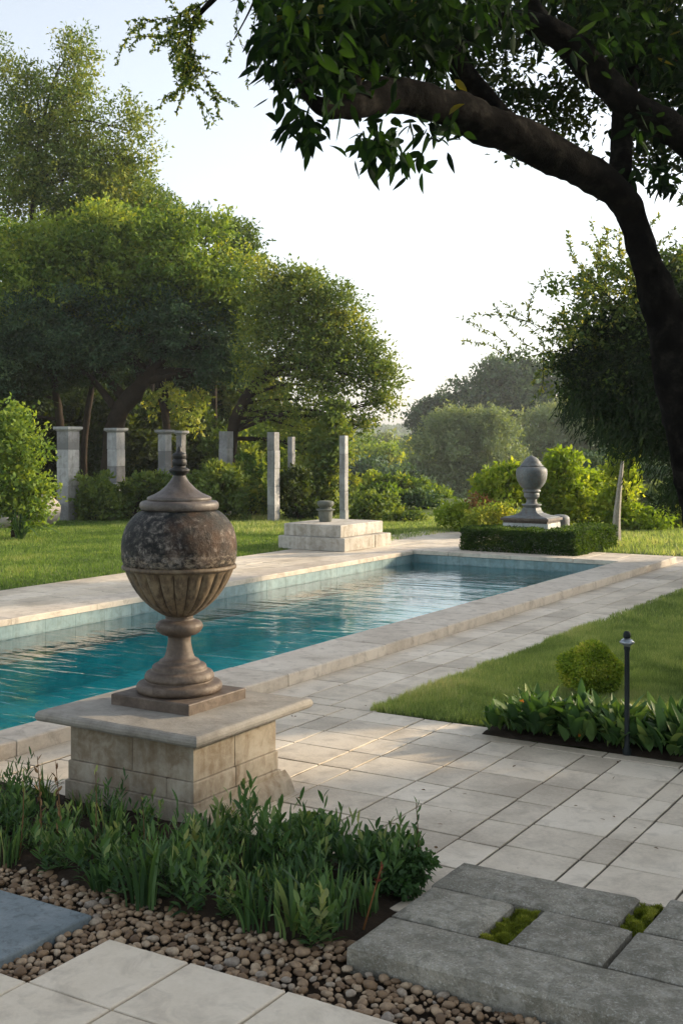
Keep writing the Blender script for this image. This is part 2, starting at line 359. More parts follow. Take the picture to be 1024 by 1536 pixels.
def clumps_from_blobs(blobs,spacing,shell=(.55,1.0),lump=None):
    """blobs: (center,radii,density) -> lumps on each blob -> leaf clumps on each lump. returns clump centres, outward dirs"""
    C=[];O=[];Tn=[]
    for (c,r,den) in blobs:
        r=np.asarray(r,float); rm=float(r.mean()); lr=(lump or min(max(.30*rm,spacing*.9),rm*.55))
        area=4*math.pi*((r[0]*r[1]+r[0]*r[2]+r[1]*r[2])/3)
        nl=max(5,int(area/(math.pi*lr*lr)*.95*min(1,den+.15)))
        d=unit(rng.normal(size=(nl,3))); lc=c+d*np.maximum(r-lr*.75,r*.3)*(rng.uniform(shell[0]*.8,1.32,nl)**.8)[:,None]
        lrr=lr*rng.uniform(.45,1.3,nl); lt=rng.uniform(0,1,nl); ld=rng.choice([.35,.7,1.0,1.15],nl)
        for i in range(nl):
            m=max(3,int(4*math.pi*lrr[i]**2/(spacing*spacing)*den*ld[i]*.9))
            o=unit(rng.normal(size=(m,3))+.4*d[i]+np.array([0,0,.5])); o[:,2]*=.75
            C.append(lc[i]+o*lrr[i]*rng.uniform(.7,1.08,m)[:,None]); O.append(unit(o+.5*d[i])); Tn.append(np.full(m,lt[i]))
    LT[0]=np.concatenate(Tn)
    return np.concatenate(C),np.concatenate(O)
DENS=1.0; LSC=1.45
def foliage(name,C,O,per,spread,plume,L,asp,mat,parent,tspan=(0,1),lift=.3,leafkind='q',flat=.6,droop=.0,sunny=0):
    nC=len(C); per=per*(DENS if leafkind=='q' else 1); L=L*(LSC if leafkind=='q' else 1); per_n=np.maximum(2,rng.poisson(per,nC)); idx=np.repeat(np.arange(nC),per_n); n=len(idx)
    o=unit(O+np.array([0,0,lift])+.35*rng.normal(size=O.shape))
    u=rng.uniform(0,1,n)
    off=rng.normal(size=(n,3))*spread*np.array([1,1,flat])*(1-.55*u)[:,None]
    P=C[idx]+off+o[idx]*(u*plume)[:,None]
    P[:,2]-=droop*rng.uniform(0,1,n)**2
    Dr=unit(o[idx]*.5+unit(rng.normal(size=(n,3)))+np.array([0,0,-droop*.8]))
    lt=LT[0] if (LT[0] is not None and len(LT[0])==nC) else rng.uniform(0,1,nC); LT[0]=None; ct=(tspan[0]+(tspan[1]-tspan[0])*(.72*lt+.28*rng.uniform(0,1,nC)))[idx]; tint=np.clip(ct*.78+rng.uniform(0,1,n)*.22*(tspan[1]-tspan[0])+tspan[0]*.22,0,1)
    Ls=L*rng.uniform(.6,1.25,n)
    if leafkind=='q': V,Q,T=leaf_quads(P,Dr,Ls,Ls*asp,tint)
    else: V,Q,T=big_leaves(P,Dr,Ls,Ls*asp,tint,.25)
    me=np_mesh(name,V,Q,{'tint':T}); return link(name,me,mat,parent)

def pb(D,blobs,depth=.8):
    """pixel blobs -> world blobs (centre, radii, density)"""
    out=[]
    for b in blobs:
        x,y,rx,ry=b[:4]; dd=b[4] if len(b)>4 else 0; den=b[5] if len(b)>5 else 1
        c=W(x,y,D+dd); k=(D+dd)/F
        out.append((c,(rx*k,rx*k*depth,ry*k),den))
    return out
def tree(name,label,group,D,trunk,blobs,mat,leaf=.09,asp=.5,spacing=.34,per=26,spread=.13,plume=.32,bark='barkfar',cat='tree',
         limbs=True,tspan=(0,1),lift=.35,droop=0,seg=8,depth=.8,basez=0.0,flat=.6,limbr=.35,shell=(.55,1.0)):
    P=[W(x,y,D) for (x,y,r) in trunk]; Rr=[r*D/F for (x,y,r) in trunk]
    base=P[0].copy(); base[2]=basez; P[0]=base
    root=empty(name,tuple(base),label,cat,group)
    off=-base
    mb=MB(); tube(mb,[p+off for p in P],Rr,seg,5,.25)
    bl=pb(D,blobs,depth)
    path=catmull(P,6)
    if limbs:
        for (c,r,den) in bl:
            cand=path[len(path)//4:]
            j=min(range(len(cand)),key=lambda i:np.linalg.norm(cand[i]-c)+.8*max(0,cand[i][2]-c[2]+.1))
            s=cand[j]; d=np.linalg.norm(c-s)
            if d<.15: continue
            r0=Rr[-1]*.7+ (Rr[0]-Rr[-1])*limbr*.6
            mid=(s+c)/2+np.array([0,0,.12*d])+rng.normal(size=3)*.07*d
            tube(mb,[s+off,mid+off,c+off],[r0,r0*.6,r0*.3],6,4,.1)
            for _ in range(3):
                e=c+unit(rng.normal(size=3)+np.array([0,0,.4]))*np.array(r)*.85
                st=mid*.4+c*.6
                tube(mb,[st+off,(st+e)/2+off+rng.normal(size=3)*.05*d,e+off],[r0*.35,r0*.22,.006],5,3)
    mb.build('trunk',M[bark],root,smooth=True)
    C,O=clumps_from_blobs(bl,spacing,shell)
    C=C+off
    foliage('crown',C,O,per,spread,plume,leaf,asp,M[mat],root,tspan,lift,droop=droop,flat=flat)
    return root
def shrub(name,label,group,D,blobs,mat,leaf=.06,asp=.5,spacing=.22,per=26,spread=.09,plume=.16,cat='shrub',tspan=(0,1),lift=.4,base=None,depth=.85,flat=.7):
    xs=sum(b[0] for b in blobs)/len(blobs)
    bp=W(xs,0,D); bp[2]=0.0 if base is None else base
    root=empty(name,tuple(bp),label,cat,group)
    bl=pb(D,blobs,depth); mb=MB()
    for (c,r,den) in bl:
        for _ in range(4):
            e=c+rng.normal(size=3)*np.array(r)*.4
            s0=np.array([rng.normal()*.05,rng.normal()*.05,0])
            tube(mb,[s0,(s0+e-bp)/2+rng.normal(size=3)*.04,e-bp],[.022,.015,.006],5,3)
    mb.build('stem',M['barkfar'],root)
    C,O=clumps_from_blobs(bl,spacing,(.35,1.0))
    keep=C[:,2]>bp[2]+.02; C=C[keep]-bp; O=O[keep]; LT[0]=LT[0][keep]
    foliage('foliage',C,O,per,spread,plume,leaf,asp,M[mat],root,tspan,lift,flat=flat)
    return root

exec_parts=[]
#@@SETTING
# ------------------------------------------------------------------ terrain with a hole for the pool
PX0,PX1,PY0,PY1=-8.55,-5.02,0.0,16.12
def terr(x,y):
    D=-x*SY+y*CY; r=x*CY+y*SY
    s=min(1,max(0,(D-34)/45)); s=s*s*(3-2*s)
    z=-.045-5.5*s
    h=min(1,max(0,(D-400)/230)); h=h*h*(3-2*h)
    z+=h*(10.6+3.2*mnoise.noise(Vector((r*.011,D*.006,0)))+1.2*mnoise.noise(Vector((r*.05,D*.03,3))))
    return z
xs=sorted(set([-900,-600,-400,-300,-240,-200,-170,-140,-120,-100,-85,-70,-60,-50,-42,-36,-30,-25,-20,-16,-13,PX0,PX1,-3,0,4,8,14,20,28,36,50,70,100,150,220,320,500,800]+[ -450+i*9 for i in range(38)]))
ys=sorted(set([-60,-30,-15,-8,PY0,4,8,12,PY1,20,24,28,32,36,41,47,54,62,72,84,100,120,150,180,420,500,700,1000]+[200+i*16 for i in range(35)]))
V=[(x,y,terr(x,y)) for y in ys for x in xs]; nx=len(xs); Fs=[]
for j in range(len(ys)-1):
    for i in range(nx-1):
        if xs[i]>=PX0-1e-6 and xs[i+1]<=PX1+1e-6 and ys[j]>=PY0-1e-6 and ys[j+1]<=PY1+1e-6: continue
        Fs.append((j*nx+i,j*nx+i+1,(j+1)*nx+i+1,(j+1)*nx+i))
me=bpy.data.meshes.new('ground'); me.from_pydata(V,[],Fs); me.update()
tag(link('ground',me,M['turf'],smooth=True),'rolling green ground reaching low hazy hills',kind='structure')

# pool basin, band, water, coping
mb=MB(); zb=-.8
def wall_quad(mb,x0,y0,x1,y1,z0,z1): mb.add([(x0,y0,z0),(x1,y1,z0),(x1,y1,z1),(x0,y0,z1)],[(0,1,2,3)])
for a in ((PX0,PY0,PX0,PY1),(PX0,PY1,PX1,PY1),(PX1,PY1,PX1,PY0),(PX1,PY0,PX0,PY0)): wall_quad(mb,*a,zb,-.42)
mb.add([(PX0,PY0,zb),(PX1,PY0,zb),(PX1,PY1,zb),(PX0,PY1,zb)],[(0,1,2,3)])
tag(mb.build('pool_basin',M['poolfloor']),'teal plastered basin of the long pool',kind='structure')
rt=lambda:random.uniform(0,1)
mb=MB(); b=.03
mb.box(PX0-.05,PX0+b-.004,PY0,PY1,-.42,-.054,.1); mb.box(PX1-b+.004,PX1+.05,PY0,PY1,-.42,-.018,.1)
mb.box(PX0+b-.004,PX1-b+.004,PY1-b+.004,PY1+.05,-.42,-.054,.1); mb.box(PX0+b-.004,PX1-b+.004,PY0-.05,PY0+b,-.42,-.054,.1)
def panels(a0,a1,f):
    y=a0
    while y<a1-.01:
        e=min(y+.42,a1); f(y+.0010,e-.0010); y=e
for zt_,zb_ in ((-.0535,-.175),(-.180,-.42)):
    panels(PY0,PY1-.03,lambda u,v:mb.box(PX0+b-.006,PX0+b+random.uniform(0,.0015),u,v,zb_,zt_,.35+.3*rt()))
    panels(PY0,PY1-.03,lambda u,v:mb.box(PX1-b-random.uniform(0,.0015),PX1-b+.006,u,v,zb_,zt_,.35+.3*rt()))
    panels(PX0+b+.002,PX1-b-.002,lambda u,v:mb.box(u,v,PY1-b-random.uniform(0,.0015),PY1-b+.006,zb_,zt_,rt()))
tag(mb.build('pool_tile_band',M['tileband']),'pale blue grey tile band round the pool waterline',kind='structure')
nx_,ny_=8,30
V=[];Q=[]
for j in range(ny_+1):
    for i in range(nx_+1): V.append((PX0+b+(PX1-PX0-2*b)*i/nx_,PY0+b+(PY1-PY0-2*b)*j/ny_,-.185))
for j in range(ny_):
    for i in range(nx_): k=j*(nx_+1)+i; Q.append((k,k+1,k+nx_+2,k+nx_+1))
tag(link('pool_water',np_mesh('pool_water',V,Q),M['water'],smooth=True),'rippled teal pool water reflecting the sky',kind='structure')

rt=lambda:random.uniform(0,1)
mb=MB()
# right coping (raised kerb)
y=-.2
while y<PY1+.2:
    L=random.uniform(1.0,1.45); y1=min(y+L,PY1+.25)
    if PY1+.25-y1<.4: y1=PY1+.25
    x1=-4.56 if y>4.95 else -4.80
    mb.slab(PX1-.03,x1,y+.002,y1-.004,.085,.10,.010,rt(),.002,.003,.003); y=y1
# left coping
y=-.2
while y<PY1:
    L=random.uniform(.8,1.2); y1=min(y+L,PY1)
    if PY1-y1<.3: y1=PY1
    mb.slab(PX0-.36,PX0+.045,y+.002,y1-.004,.006,.06,.008,rt(),.001,.002,.002); y=y1
# far coping
x=PX0-.36
while x<PX1-.035:
    L=random.uniform(.8,1.1); x1=min(x+L,PX1-.035)
    if PX1-x1<.4: x1=PX1-.035
    mb.slab(x+.002,x1-.003,PY1-.045,PY1+.26,.012,.06,.008,rt(),.001,.002,.002); x=x1
tag(mb.build('pool_coping',M['coping']),'pale stone coping round the pool, raised kerb on the path side',kind='structure')

# paving
def fill_cols(mb,cols,y0,y1,pitch,stag,z=0.0,gap=.0055,jy=.01,th=.04):
    for ci,(a,b_) in enumerate(cols):
        yy=y0-random.uniform(0,pitch)*stag
        while yy<y1-.02:
            L=pitch*random.uniform(1-.12*stag,1+.3*stag); e=yy+L
            s_=max(yy,y0); e_=min(e,y1)
            if e_-s_>.04:
                mb.slab(a+gap,b_-gap,s_+gap,e_-gap,z+random.uniform(-.0012,.0012),th,.0022,rt(),.0012,.0015,.0012)
            yy=e
mb=MB()
grid=[-2.0,-1.67,-1.55,-1.22,-1.05,-.72,-.55,-.2,0,.35,.55,.9]
left=[-2.20,-2.55,-2.75,-3.13,-3.32,-3.68,-3.88,-4.24,-4.56]
cols=list(zip(grid[:-1],grid[1:]))+[(b_,a) for a,b_ in zip([-2.0]+left[:-1],left)]
cols=sorted(set(cols))
for (a,b_) in cols:
    yend=6.42 if a<-3.65 else (6.42 if a<-2.9 else 6.13)
    w=b_-a
    y0=4.145 if a>=-2.05 else 3.75
    # cross joints aligned with a pitch of 0.315
    ph=4.28 if w>.26 else 4.25+random.uniform(-.02,.05)
    yy=ph-.315*3
    while yy<yend-.02:
        e=yy+.315; s_=max(yy,y0); e_=min(e,yend)
        if e_-s_>.03: mb.slab(a+.0055,b_-.0055,s_+.0055,e_-.0055,random.uniform(-.001,.001),.04,.0022,rt(),.0012,.0012,.0012)
        yy=e
# edge strip in front of the broad-leaf bed
x=-2.9
while x<1.0:
    e=x+random.uniform(.3,.42); mb.slab(x+.004,e-.004,6.14,6.24,.002,.04,.004,rt(),.001,.001,.001); x=e
# left of pedestal, along the coping
fill_cols(mb,[(-4.80,-4.57)],-.5,4.93,.45,1)
fill_cols(mb,[(-4.57,-4.24),(-4.24,-3.9)],-.5,3.74,.4,1)
# long path beside the pool
fill_cols(mb,[(-4.56,-4.28),(-4.28,-4.0),(-4.0,-3.66)],6.425,19.2,.46,1)
fill_cols(mb,[(-3.66,-3.3),(-3.3,-2.9),(-2.9,-2.4),(-2.4,-1.9)],16.6,17.4,.46,1)
# left terrace
fill_cols(mb,[(-10.25,-9.85),(-9.85,-9.5),(-9.5,-9.2),(-9.2,-8.915)],2,19.8,.55,1)
# beyond the pool
fill_cols(mb,[(-8.91+i*.435,-8.91+(i+1)*.435) for i in range(10)],16.385,17.3,.42,1)
fill_cols(mb,[(-9.2,-8.75),(-8.75,-8.3)],17.305,20.2,.5,1)
tag(mb.build('pavement',M['paver']),'cream stone paving around the pool',kind='structure')
mb=MB()
for (x0,x1,y0,y1) in ((-4.80,1.6,3.75,6.2),(-4.58,-2.8,6.2,6.45),(-4.58,-3.66,6.45,19.2),(-3.66,-1.9,16.6,17.4),(-10.25,-8.9,2,19.8),(-8.9,-4.56,16.36,17.3),(-9.2,-8.3,17.3,20.2),(-4.8,-3.9,-.5,3.75)):
    mb.box(x0,x1,y0,y1,-.06,-.0055-random.uniform(0,.001))
tag(mb.build('paving_bed',M['mortar']),'dark earth in the joints of the paving',kind='structure')
# near paving at the bottom of the picture
mb=MB()
for (a,b_) in ((-3.10,-2.725),(-2.725,-2.385),(-2.38,-2.01),(-2.005,-1.62),(-1.61,-1.2),(-1.19,-.8)):
    for (c,d) in ((2.615,2.975),(2.24,2.608),(1.8,2.232)):
        if a<-2.8 and c>2.3: continue
        mb.slab(a+.003,b_-.003,c,d,.03+random.uniform(-.001,.001),.05,.005,.45+.4*rt(),.001,.001,.0012)
tag(mb.build('front_pavement',M['paver']),'large pale paving stones beside the pebbles',kind='structure')
mb=MB(); mb.box(-5.5,0.2,1.0,3.45,-.06,-.012); 
tag(mb.build('pebble_bed',M['soil']),'dark earth under the pebbles',kind='structure')
# planting soil
mb=MB()
nx_,ny_=60,22; V=[];Q=[]
for j in range(ny_+1):
    for i in range(nx_+1):
        x=-5.2+(3.16)*i/nx_; y=3.28+(.87)*j/ny_
        e=min(1,min(i,nx_-i,j*1.5,(ny_-j)*1.5)/3)
        V.append((x,y,-.012+.04*e+.02*e*mnoise.noise(Vector((x*6,y*6,0)))))
for j in range(ny_):
    for i in range(nx_): k=j*(nx_+1)+i; Q.append((k,k+1,k+nx_+2,k+nx_+1))
tag(link('planting_soil',np_mesh('planting_soil',V,Q,{'tint':np.full(len(V),.5)}),M['soil'],smooth=True),'dark soil of the planting bed',kind='structure')
mb=MB(); V=[];Q=[]
for j in range(9):
    for i in range(41):
        x=-2.86+3.4*i/40; y=6.245+.36*j/8; V.append((x,y,.004+.02*math.sin(math.pi*j/8)+.012*mnoise.noise(Vector((x*7,y*7,1)))))
for j in range(8):
    for i in range(40): k=j*41+i; Q.append((k,k+1,k+42,k+41))
tag(link('border_soil',np_mesh('border_soil',V,Q,{'tint':np.full(len(V),.5)}),M['soil'],smooth=True),'dark soil of the border under the lamp post',kind='structure')

# lawns as blade meshes
def lawn_blades(name,label,pts,h,w,mat='grass'):
    n=len(pts); ang=rng.uniform(0,6.28,n); lean=rng.uniform(.1,.7,n)
    P=np.column_stack([pts,np.zeros(n)-.01]); hh=h*rng.uniform(.5,1.25,n)
    Dr=unit(np.column_stack([np.cos(ang)*lean,np.sin(ang)*lean,np.ones(n)]))
    S=np.column_stack([-np.sin(ang+.7),np.cos(ang+.7),np.zeros(n)])
    ww=w*rng.uniform(.6,1.3,n)
    V=np.empty((n,3,3)); V[:,0]=P+S*ww[:,None]/2; V[:,1]=P-S*ww[:,None]/2; V[:,2]=P+Dr*hh[:,None]
    pat=np.array([mnoise.noise(Vector((x*.9,y*.9,0)))+.6*mnoise.noise(Vector((x*4,y*4,5))) for x,y in pts]) if n<400000 else 0
    hh_=1+.35*pat; V[:,2]=P+(V[:,2]-P)*np.clip(hh_,.5,1.6)[:,None]; T=np.clip(.42+.55*pat+rng.normal(0,.2,n),0,1)
    me=np_mesh(name,V.reshape(-1,3),np.arange(n*3).reshape(n,3),{'tint':np.repeat(T,3)})
    return tag(link(name,me,M[mat]),label,'grass',kind='stuff')
def scatter(n,x0,x1,y0,y1,ok=None):
    p=np.column_stack([rng.uniform(x0,x1,n),rng.uniform(y0,y1,n)])
    D=-p[:,0]*SY+p[:,1]*CY; r=p[:,0]*CY+p[:,1]*SY; px=512+F*r/D
    k=(px>-60)&(px<1090)&(D>1)
    if ok is not None: k&=ok(p[:,0],p[:,1])
    return p[k]
nz=lambda a:np.array([mnoise.noise(Vector((v*3,0,7))) for v in a])
def okR(x,y):
    e=-3.70+.06*nz(y)+.045*nz(y*6+3); f=np.where(x<-2.85,6.44,6.56)+.03*nz(x)
    return (x>e)&(y>f)
near=scatter(420000,-3.85,-.5,6.3,10.5,okR); far=scatter(260000,-3.85,4,10.5,16.5,okR)
lawn_blades('right_lawn_grass','short green lawn grass right of the pool path',near,.052,.007)
lawn_blades('far_right_lawn_grass','short green lawn grass farther along the pool path',far,.05,.010)
lf=scatter(260000,-24,-10.27,8,21.5,None)
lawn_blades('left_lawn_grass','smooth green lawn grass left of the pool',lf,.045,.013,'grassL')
lf=scatter(60000,-16,-1.5,17.4,23.5,lambda x,y:((x<-9.65)|(x>-8.25))&((x<-8.0)|(y>18.5)|(x>-6.0)))
lawn_blades('back_lawn_grass','dry tufty grass strip behind the pool',lf,.08,.014)
#@@OBJECTS
# ------------------------------------------------------------------ pebbles
def pebbles():
    import bmesh
    temps=[]
    for k in range(7):
        bm=bmesh.new(); bmesh.ops.create_icosphere(bm,subdivisions=2,radius=1.0)
        sc=np.array([random.uniform(.85,1.25),random.uniform(.7,.95),random.uniform(.5,.72)])
        o=Vector((k*7.3,0,0)); vs=[]
        for v in bm.verts:
            d=1+.28*mnoise.noise(v.co*1.1+o)+.08*mnoise.noise(v.co*2.8+o); vs.append(np.array(v.co)*d*sc)
        bm.verts.ensure_lookup_table(); fs=[[v.index for v in f.verts] for f in bm.faces]; bm.free()
        temps.append((np.array(vs),np.array(fs)))
    spots=[]; cell={}
    def ok(x,y,r):
        i,j=int(x/.05),int(y/.05)
        for a in range(-2,3):
            for b_ in range(-2,3):
                for (u,v,q) in cell.get((i+a,j+b_),()):
                    if (u-x)**2+(v-y)**2<((r+q)*.80)**2: return False
        return True
    def inside(x,y):
        if y>3.40: return False
        if x>-1.99 and y>3.24: return False
        if -2.73<x and y<2.965: return False
        if x<-2.915 and y<3.07 and y>2.6: return False
        return True
    V=[];Fa=[];T=[];n0=0;att=0
    while att<60000 and len(spots)<2600:
        att+=1
        x=random.uniform(-3.7,-.75); y=random.uniform(2.3,3.5)
        D=-x*SY+y*CY; px=512+F*(x*CY+y*SY)/D; py=660+F*1.7/D
        if px<-50 or px>1070 or py>1600: continue
        r=random.choice([random.uniform(.007,.012),random.uniform(.012,.018),random.uniform(.014,.021),random.uniform(.016,.025)])
        if y<3.0 and x>-2: r*=1.05
        if not inside(x,y) or not ok(x,y,r): continue
        cell.setdefault((int(x/.05),int(y/.05)),[]).append((x,y,r)); spots.append(1)
        v,f=temps[random.randrange(7)]
        a=random.uniform(0,6.28); tx=random.uniform(-.35,.35); c,s_=math.cos(a),math.sin(a)
        Rm=np.array([[c,-s_,0],[s_,c,0],[0,0,1]])@np.array([[1,0,0],[0,math.cos(tx),-math.sin(tx)],[0,math.sin(tx),math.cos(tx)]])
        q=(v*r)@Rm.T+np.array([x,y,r*.35+random.uniform(-.006,.006)])
        V.append(q);Fa.append(f+n0);n0+=len(v);T+= [random.uniform(0,1)]*len(v)
    me=np_mesh('pebbles',np.concatenate(V),np.concatenate(Fa),{'tint':T})
    m,nt,out=newmat('pebble'); co=coords(nt)
    n2=noise(nt,co,60,4,.7)
    c=ramp(nt,attr(nt,'tint'),[(0,(.10,.06,.032)),(.3,(.22,.14,.075)),(.6,(.33,.23,.14)),(.85,(.43,.33,.22)),(1,(.28,.25,.21))])
    c=mix(nt,ramp(nt,n2,[(.35,(.6,.6,.6)),(.6,(0,0,0))]),c,(.12,.08,.05))
    principled(nt,out,c,.6,.35,bump(nt,n2,.4,.003))
    tag(link('pebbles',me,m,smooth=True),'rounded brown and tan pebbles filling the bed edge','gravel',kind='stuff')
pebbles()

# ------------------------------------------------------------------ loose slabs
def granite(x0,x1,y0,y1,label,t):
    import bmesh
    mb=MB(); cx,cy=(x0+x1)/2,(y0+y1)/2
    hx,hy=(x1-x0)/2-.004,(y1-y0)/2-.004
    # finely subdivided worn top
    n=max(4,int(hx*2/.03)); m=max(4,int(hy*2/.03)); V=[];Q=[]
    for j in range(m+1):
        for i in range(n+1):
            u=-hx+2*hx*i/n; v=-hy+2*hy*j/m
            e=min(hx-abs(u),hy-abs(v)); nn=mnoise.noise(Vector(((cx+u)*9,(cy+v)*9,t)))
            z=.080+.003*nn+.0015*mnoise.noise(Vector(((cx+u)*30,(cy+v)*30,t)))
            if e<1e-6:
                z-=.013+.006*nn; w=.004*mnoise.noise(Vector(((cx+u)*22,(cy+v)*22,t*3)))
                V.append((u+w*(1 if abs(abs(u)-hx)<1e-6 else 0),v+w*(1 if abs(abs(v)-hy)<1e-6 else 0),z))
            else:
                # pull second ring toward edge
                if i==1:u=-hx+.012
                if i==n-1:u=hx-.012
                if j==1:v=-hy+.012
                if j==m-1:v=hy-.012
                if i in(1,n-1) or j in (1,m-1): z-=.003
                V.append((u,v,z))
    for j in range(m):
        for i in range(n): k=j*(n+1)+i; Q.append((k,k+1,k+n+2,k+n+1))
    ring=[i for i in range(n+1)]+[(j)*(n+1)+n for j in range(1,m+1)]+[m*(n+1)+i for i in range(n-1,-1,-1)]+[j*(n+1) for j in range(m-1,0,-1)]
    b0=len(V)
    for k in ring: V.append((V[k][0]*1.002,V[k][1]*1.002,-.05))
    L=len(ring)
    for a in range(L):
        b_=(a+1)%L; Q.append((ring[a],b0+a,b0+b_,ring[b_]))
    mb.add(V,Q,t)
    o=mb.build('granite_slab',M['granite'],loc=(cx,cy,0)); o.data.shade_smooth()
    try: o.data.set_sharp_from_angle(angle=R(40))
    except Exception: pass
    tag(o,label,'stone slab','rough granite slabs laid with mossy gaps')
granite(-1.965,.2,3.25,3.535,'long rough grey granite slab along the front edge above the pebbles',.45)
granite(-1.965,-1.635,3.545,3.855,'short grey granite slab left of the mossy gap, beside the plants',.7)
granite(-1.535,-1.215,3.545,3.855,'grey granite slab in the middle row between two mossy gaps',.4)
granite(-1.205,-.6,3.545,3.855,'darker grey granite slab at the right end of the middle row',.3)
granite(-1.975,-1.275,3.865,4.135,'long back grey granite slab touching the cream paving',.35)
granite(-1.19,-.4,3.865,4.19,'cut off grey granite slab at the right picture edge beside cream paving',.3)
mb=MB(); mb.slab(-3.75,-2.905,2.66,3.085,.034,.05,.006,.5,.001,.0,.001)
tag(mb.build('slate_slab',M['slate']),'smooth blue grey slate slab lying in the pebbles at lower left','stone slab')
mb=MB(); mb.box(-1.64,-1.53,3.54,3.86,-.03,.02); mb.box(-1.28,-1.185,3.86,4.14,-.03,.02)
tag(mb.build('gap_soil',M['soil']),'dark soil in the gaps of the granite slabs',kind='structure')
def moss(name,label,x0,x1,y0,y1):
    n=9000; p=np.column_stack([rng.uniform(x0,x1,n),rng.uniform(y0,y1,n)])
    nn=np.array([mnoise.noise(Vector((x*22,y*22,2))) for x,y in p]); z=.028+.036*np.clip(nn+.5,0,1)
    ang=rng.uniform(0,6.28,n); Dr=unit(np.column_stack([np.cos(ang)*.7,np.sin(ang)*.7,np.ones(n)]))
    V,Q,T=leaf_quads(np.column_stack([p,z]),Dr,rng.uniform(.010,.020,n),.0035,np.clip(.4+nn*.7+rng.normal(0,.15,n),0,1))
    tag(link(name,np_mesh(name,V,Q,{'tint':T}),M['moss']),label,'moss',kind='stuff')
moss('left_moss','bright green moss in the left gap of the granite slabs',-1.63,-1.545,3.55,3.85)
moss('right_moss','bright green moss in the right gap of the granite slabs',-1.27,-1.195,3.875,4.13)

# ------------------------------------------------------------------ pedestal of the near urn
def rounded_slab(x0,x1,y0,y1,z0,z1,rad,name,mat,parent,seg=5,wob=.0):
    cx,cy=(x0+x1)/2,(y0+y1)/2; hx,hy=(x1-x0)/2,(y1-y0)/2; mb=MB(); h=(z1-z0)
    prof=[(0.0,z0+.0)]
    rings=[(rad*.9,z0)]
    for k in range(seg+1):
        a=-math.pi/2+math.pi*k/seg; rings.append((rad*(1-math.cos(a)),z0+h/2+ (h/2)*math.sin(a)))
    V=[];nper=0
    for (ins,z) in rings:
        row=[];c=.02
        for (sx,sy) in ((-1,-1),(1,-1),(1,1),(-1,1)):
            pass
        xs_=np.linspace(-hx+ins,hx-ins,24); ys_=np.linspace(-hy+ins,hy-ins,24)
        for x in xs_[:-1]: row.append((x,-hy+ins))
        for y in ys_[:-1]: row.append((hx-ins,y))
        for x in xs_[::-1][:-1]: row.append((x,hy-ins))
        for y in ys_[::-1][:-1]: row.append((-hx+ins,y))
        nper=len(row)
        for (x,y) in row:
            w=wob*mnoise.noise(Vector((x*7,y*7,z*9+x0)))
            V.append((x+w,y+w,z+w*.6-cz0))
    Fs=[]
    for l in range(len(rings)-1):
        for i in range(nper): k=(i+1)%nper; Fs.append((l*nper+i,l*nper+k,(l+1)*nper+k,(l+1)*nper+i))
    Fs.append(tuple(reversed(range(nper)))); Fs.append(tuple((len(rings)-1)*nper+i for i in range(nper)))
    mb.add(V,Fs,.5)
    o=mb.build(name,mat,parent,(cx-px0,cy-py0,0)); return o
BX0,BX1,BY0,BY1=-3.965,-3.235,4.07,4.70
px0,py0,cz0=(BX0+BX1)/2,(BY0+BY1)/2,0
ped=empty('stone_pedestal',(px0,py0,0),'square pale stone block pedestal with broad slab top under the near urn','pedestal')
ox,oy=px0,py0
def course(mb,z0,z1,cuts,e,tt):
    """one course of blocks, cuts as x fractions on the front"""
    xs_=[BX0-e]+[BX0+(BX1-BX0)*c for c in cuts]+[BX1+e]
    for a,b_ in zip(xs_[:-1],xs_[1:]):
        mb2=MB(); mb2.slab(a-ox+.0015,b_-ox-.0015,BY0-e-oy,BY0+.3-oy,z1-.0015,z1-z0-.003,.005,.3+.4*rt(),.0,.0008,.001)
        mb.add(mb2.v,mb2.f,mb2.t[0])
    # rear half blocks (seen from the right side)
    mb2=MB(); mb2.slab(BX0-e-ox,BX1+e-ox,BY0+.303-oy,BY1+e-oy,z1-.0015,z1-z0-.003,.005,.3+.4*rt(),.0,.0,.001); mb.add(mb2.v,mb2.f,mb2.t[0])
mb=MB(); course(mb,.205,.372,[.52],0,0); course(mb,.115,.205,[.8],.008,0); course(mb,-.02,.115,[.62],.018,0)
mb.box(BX0+.02-ox,BX1-.02-ox,BY0+.02-oy,BY1-.02-oy,-.02,.37,.2)
mb.build('body',M['block'],ped)
# splayed foot on the right side
mb=MB(); V=[(BX1+.012,BY0+.0,-.02),(BX1+.08,BY0+.03,-.02),(BX1+.08,BY1+.06,-.02),(BX1+.012,BY1+.06,-.02),(BX1+.0125,BY0+.0,.075),(BX1+.05,BY0+.03,.05),(BX1+.05,BY1+.06,.062),(BX1+.0125,BY1+.06,.10)]
mb.add([(a-ox,b_-oy,c) for a,b_,c in V],[(0,3,2,1),(4,5,6,7),(0,1,5,4),(1,2,6,5),(2,3,7,6),(3,0,4,7)],.5)
mb.build('foot',M['block'],ped)
rounded_slab(BX0-.035,BX1+.035,BY0-.035,BY1+.03,.3725,.386,.006,'neck_course',M['block'],ped,3,.003)
rounded_slab(-4.09,-3.13,3.96,4.865,.3865,.437,.02,'slab_top',M['cap'],ped,6,.006)

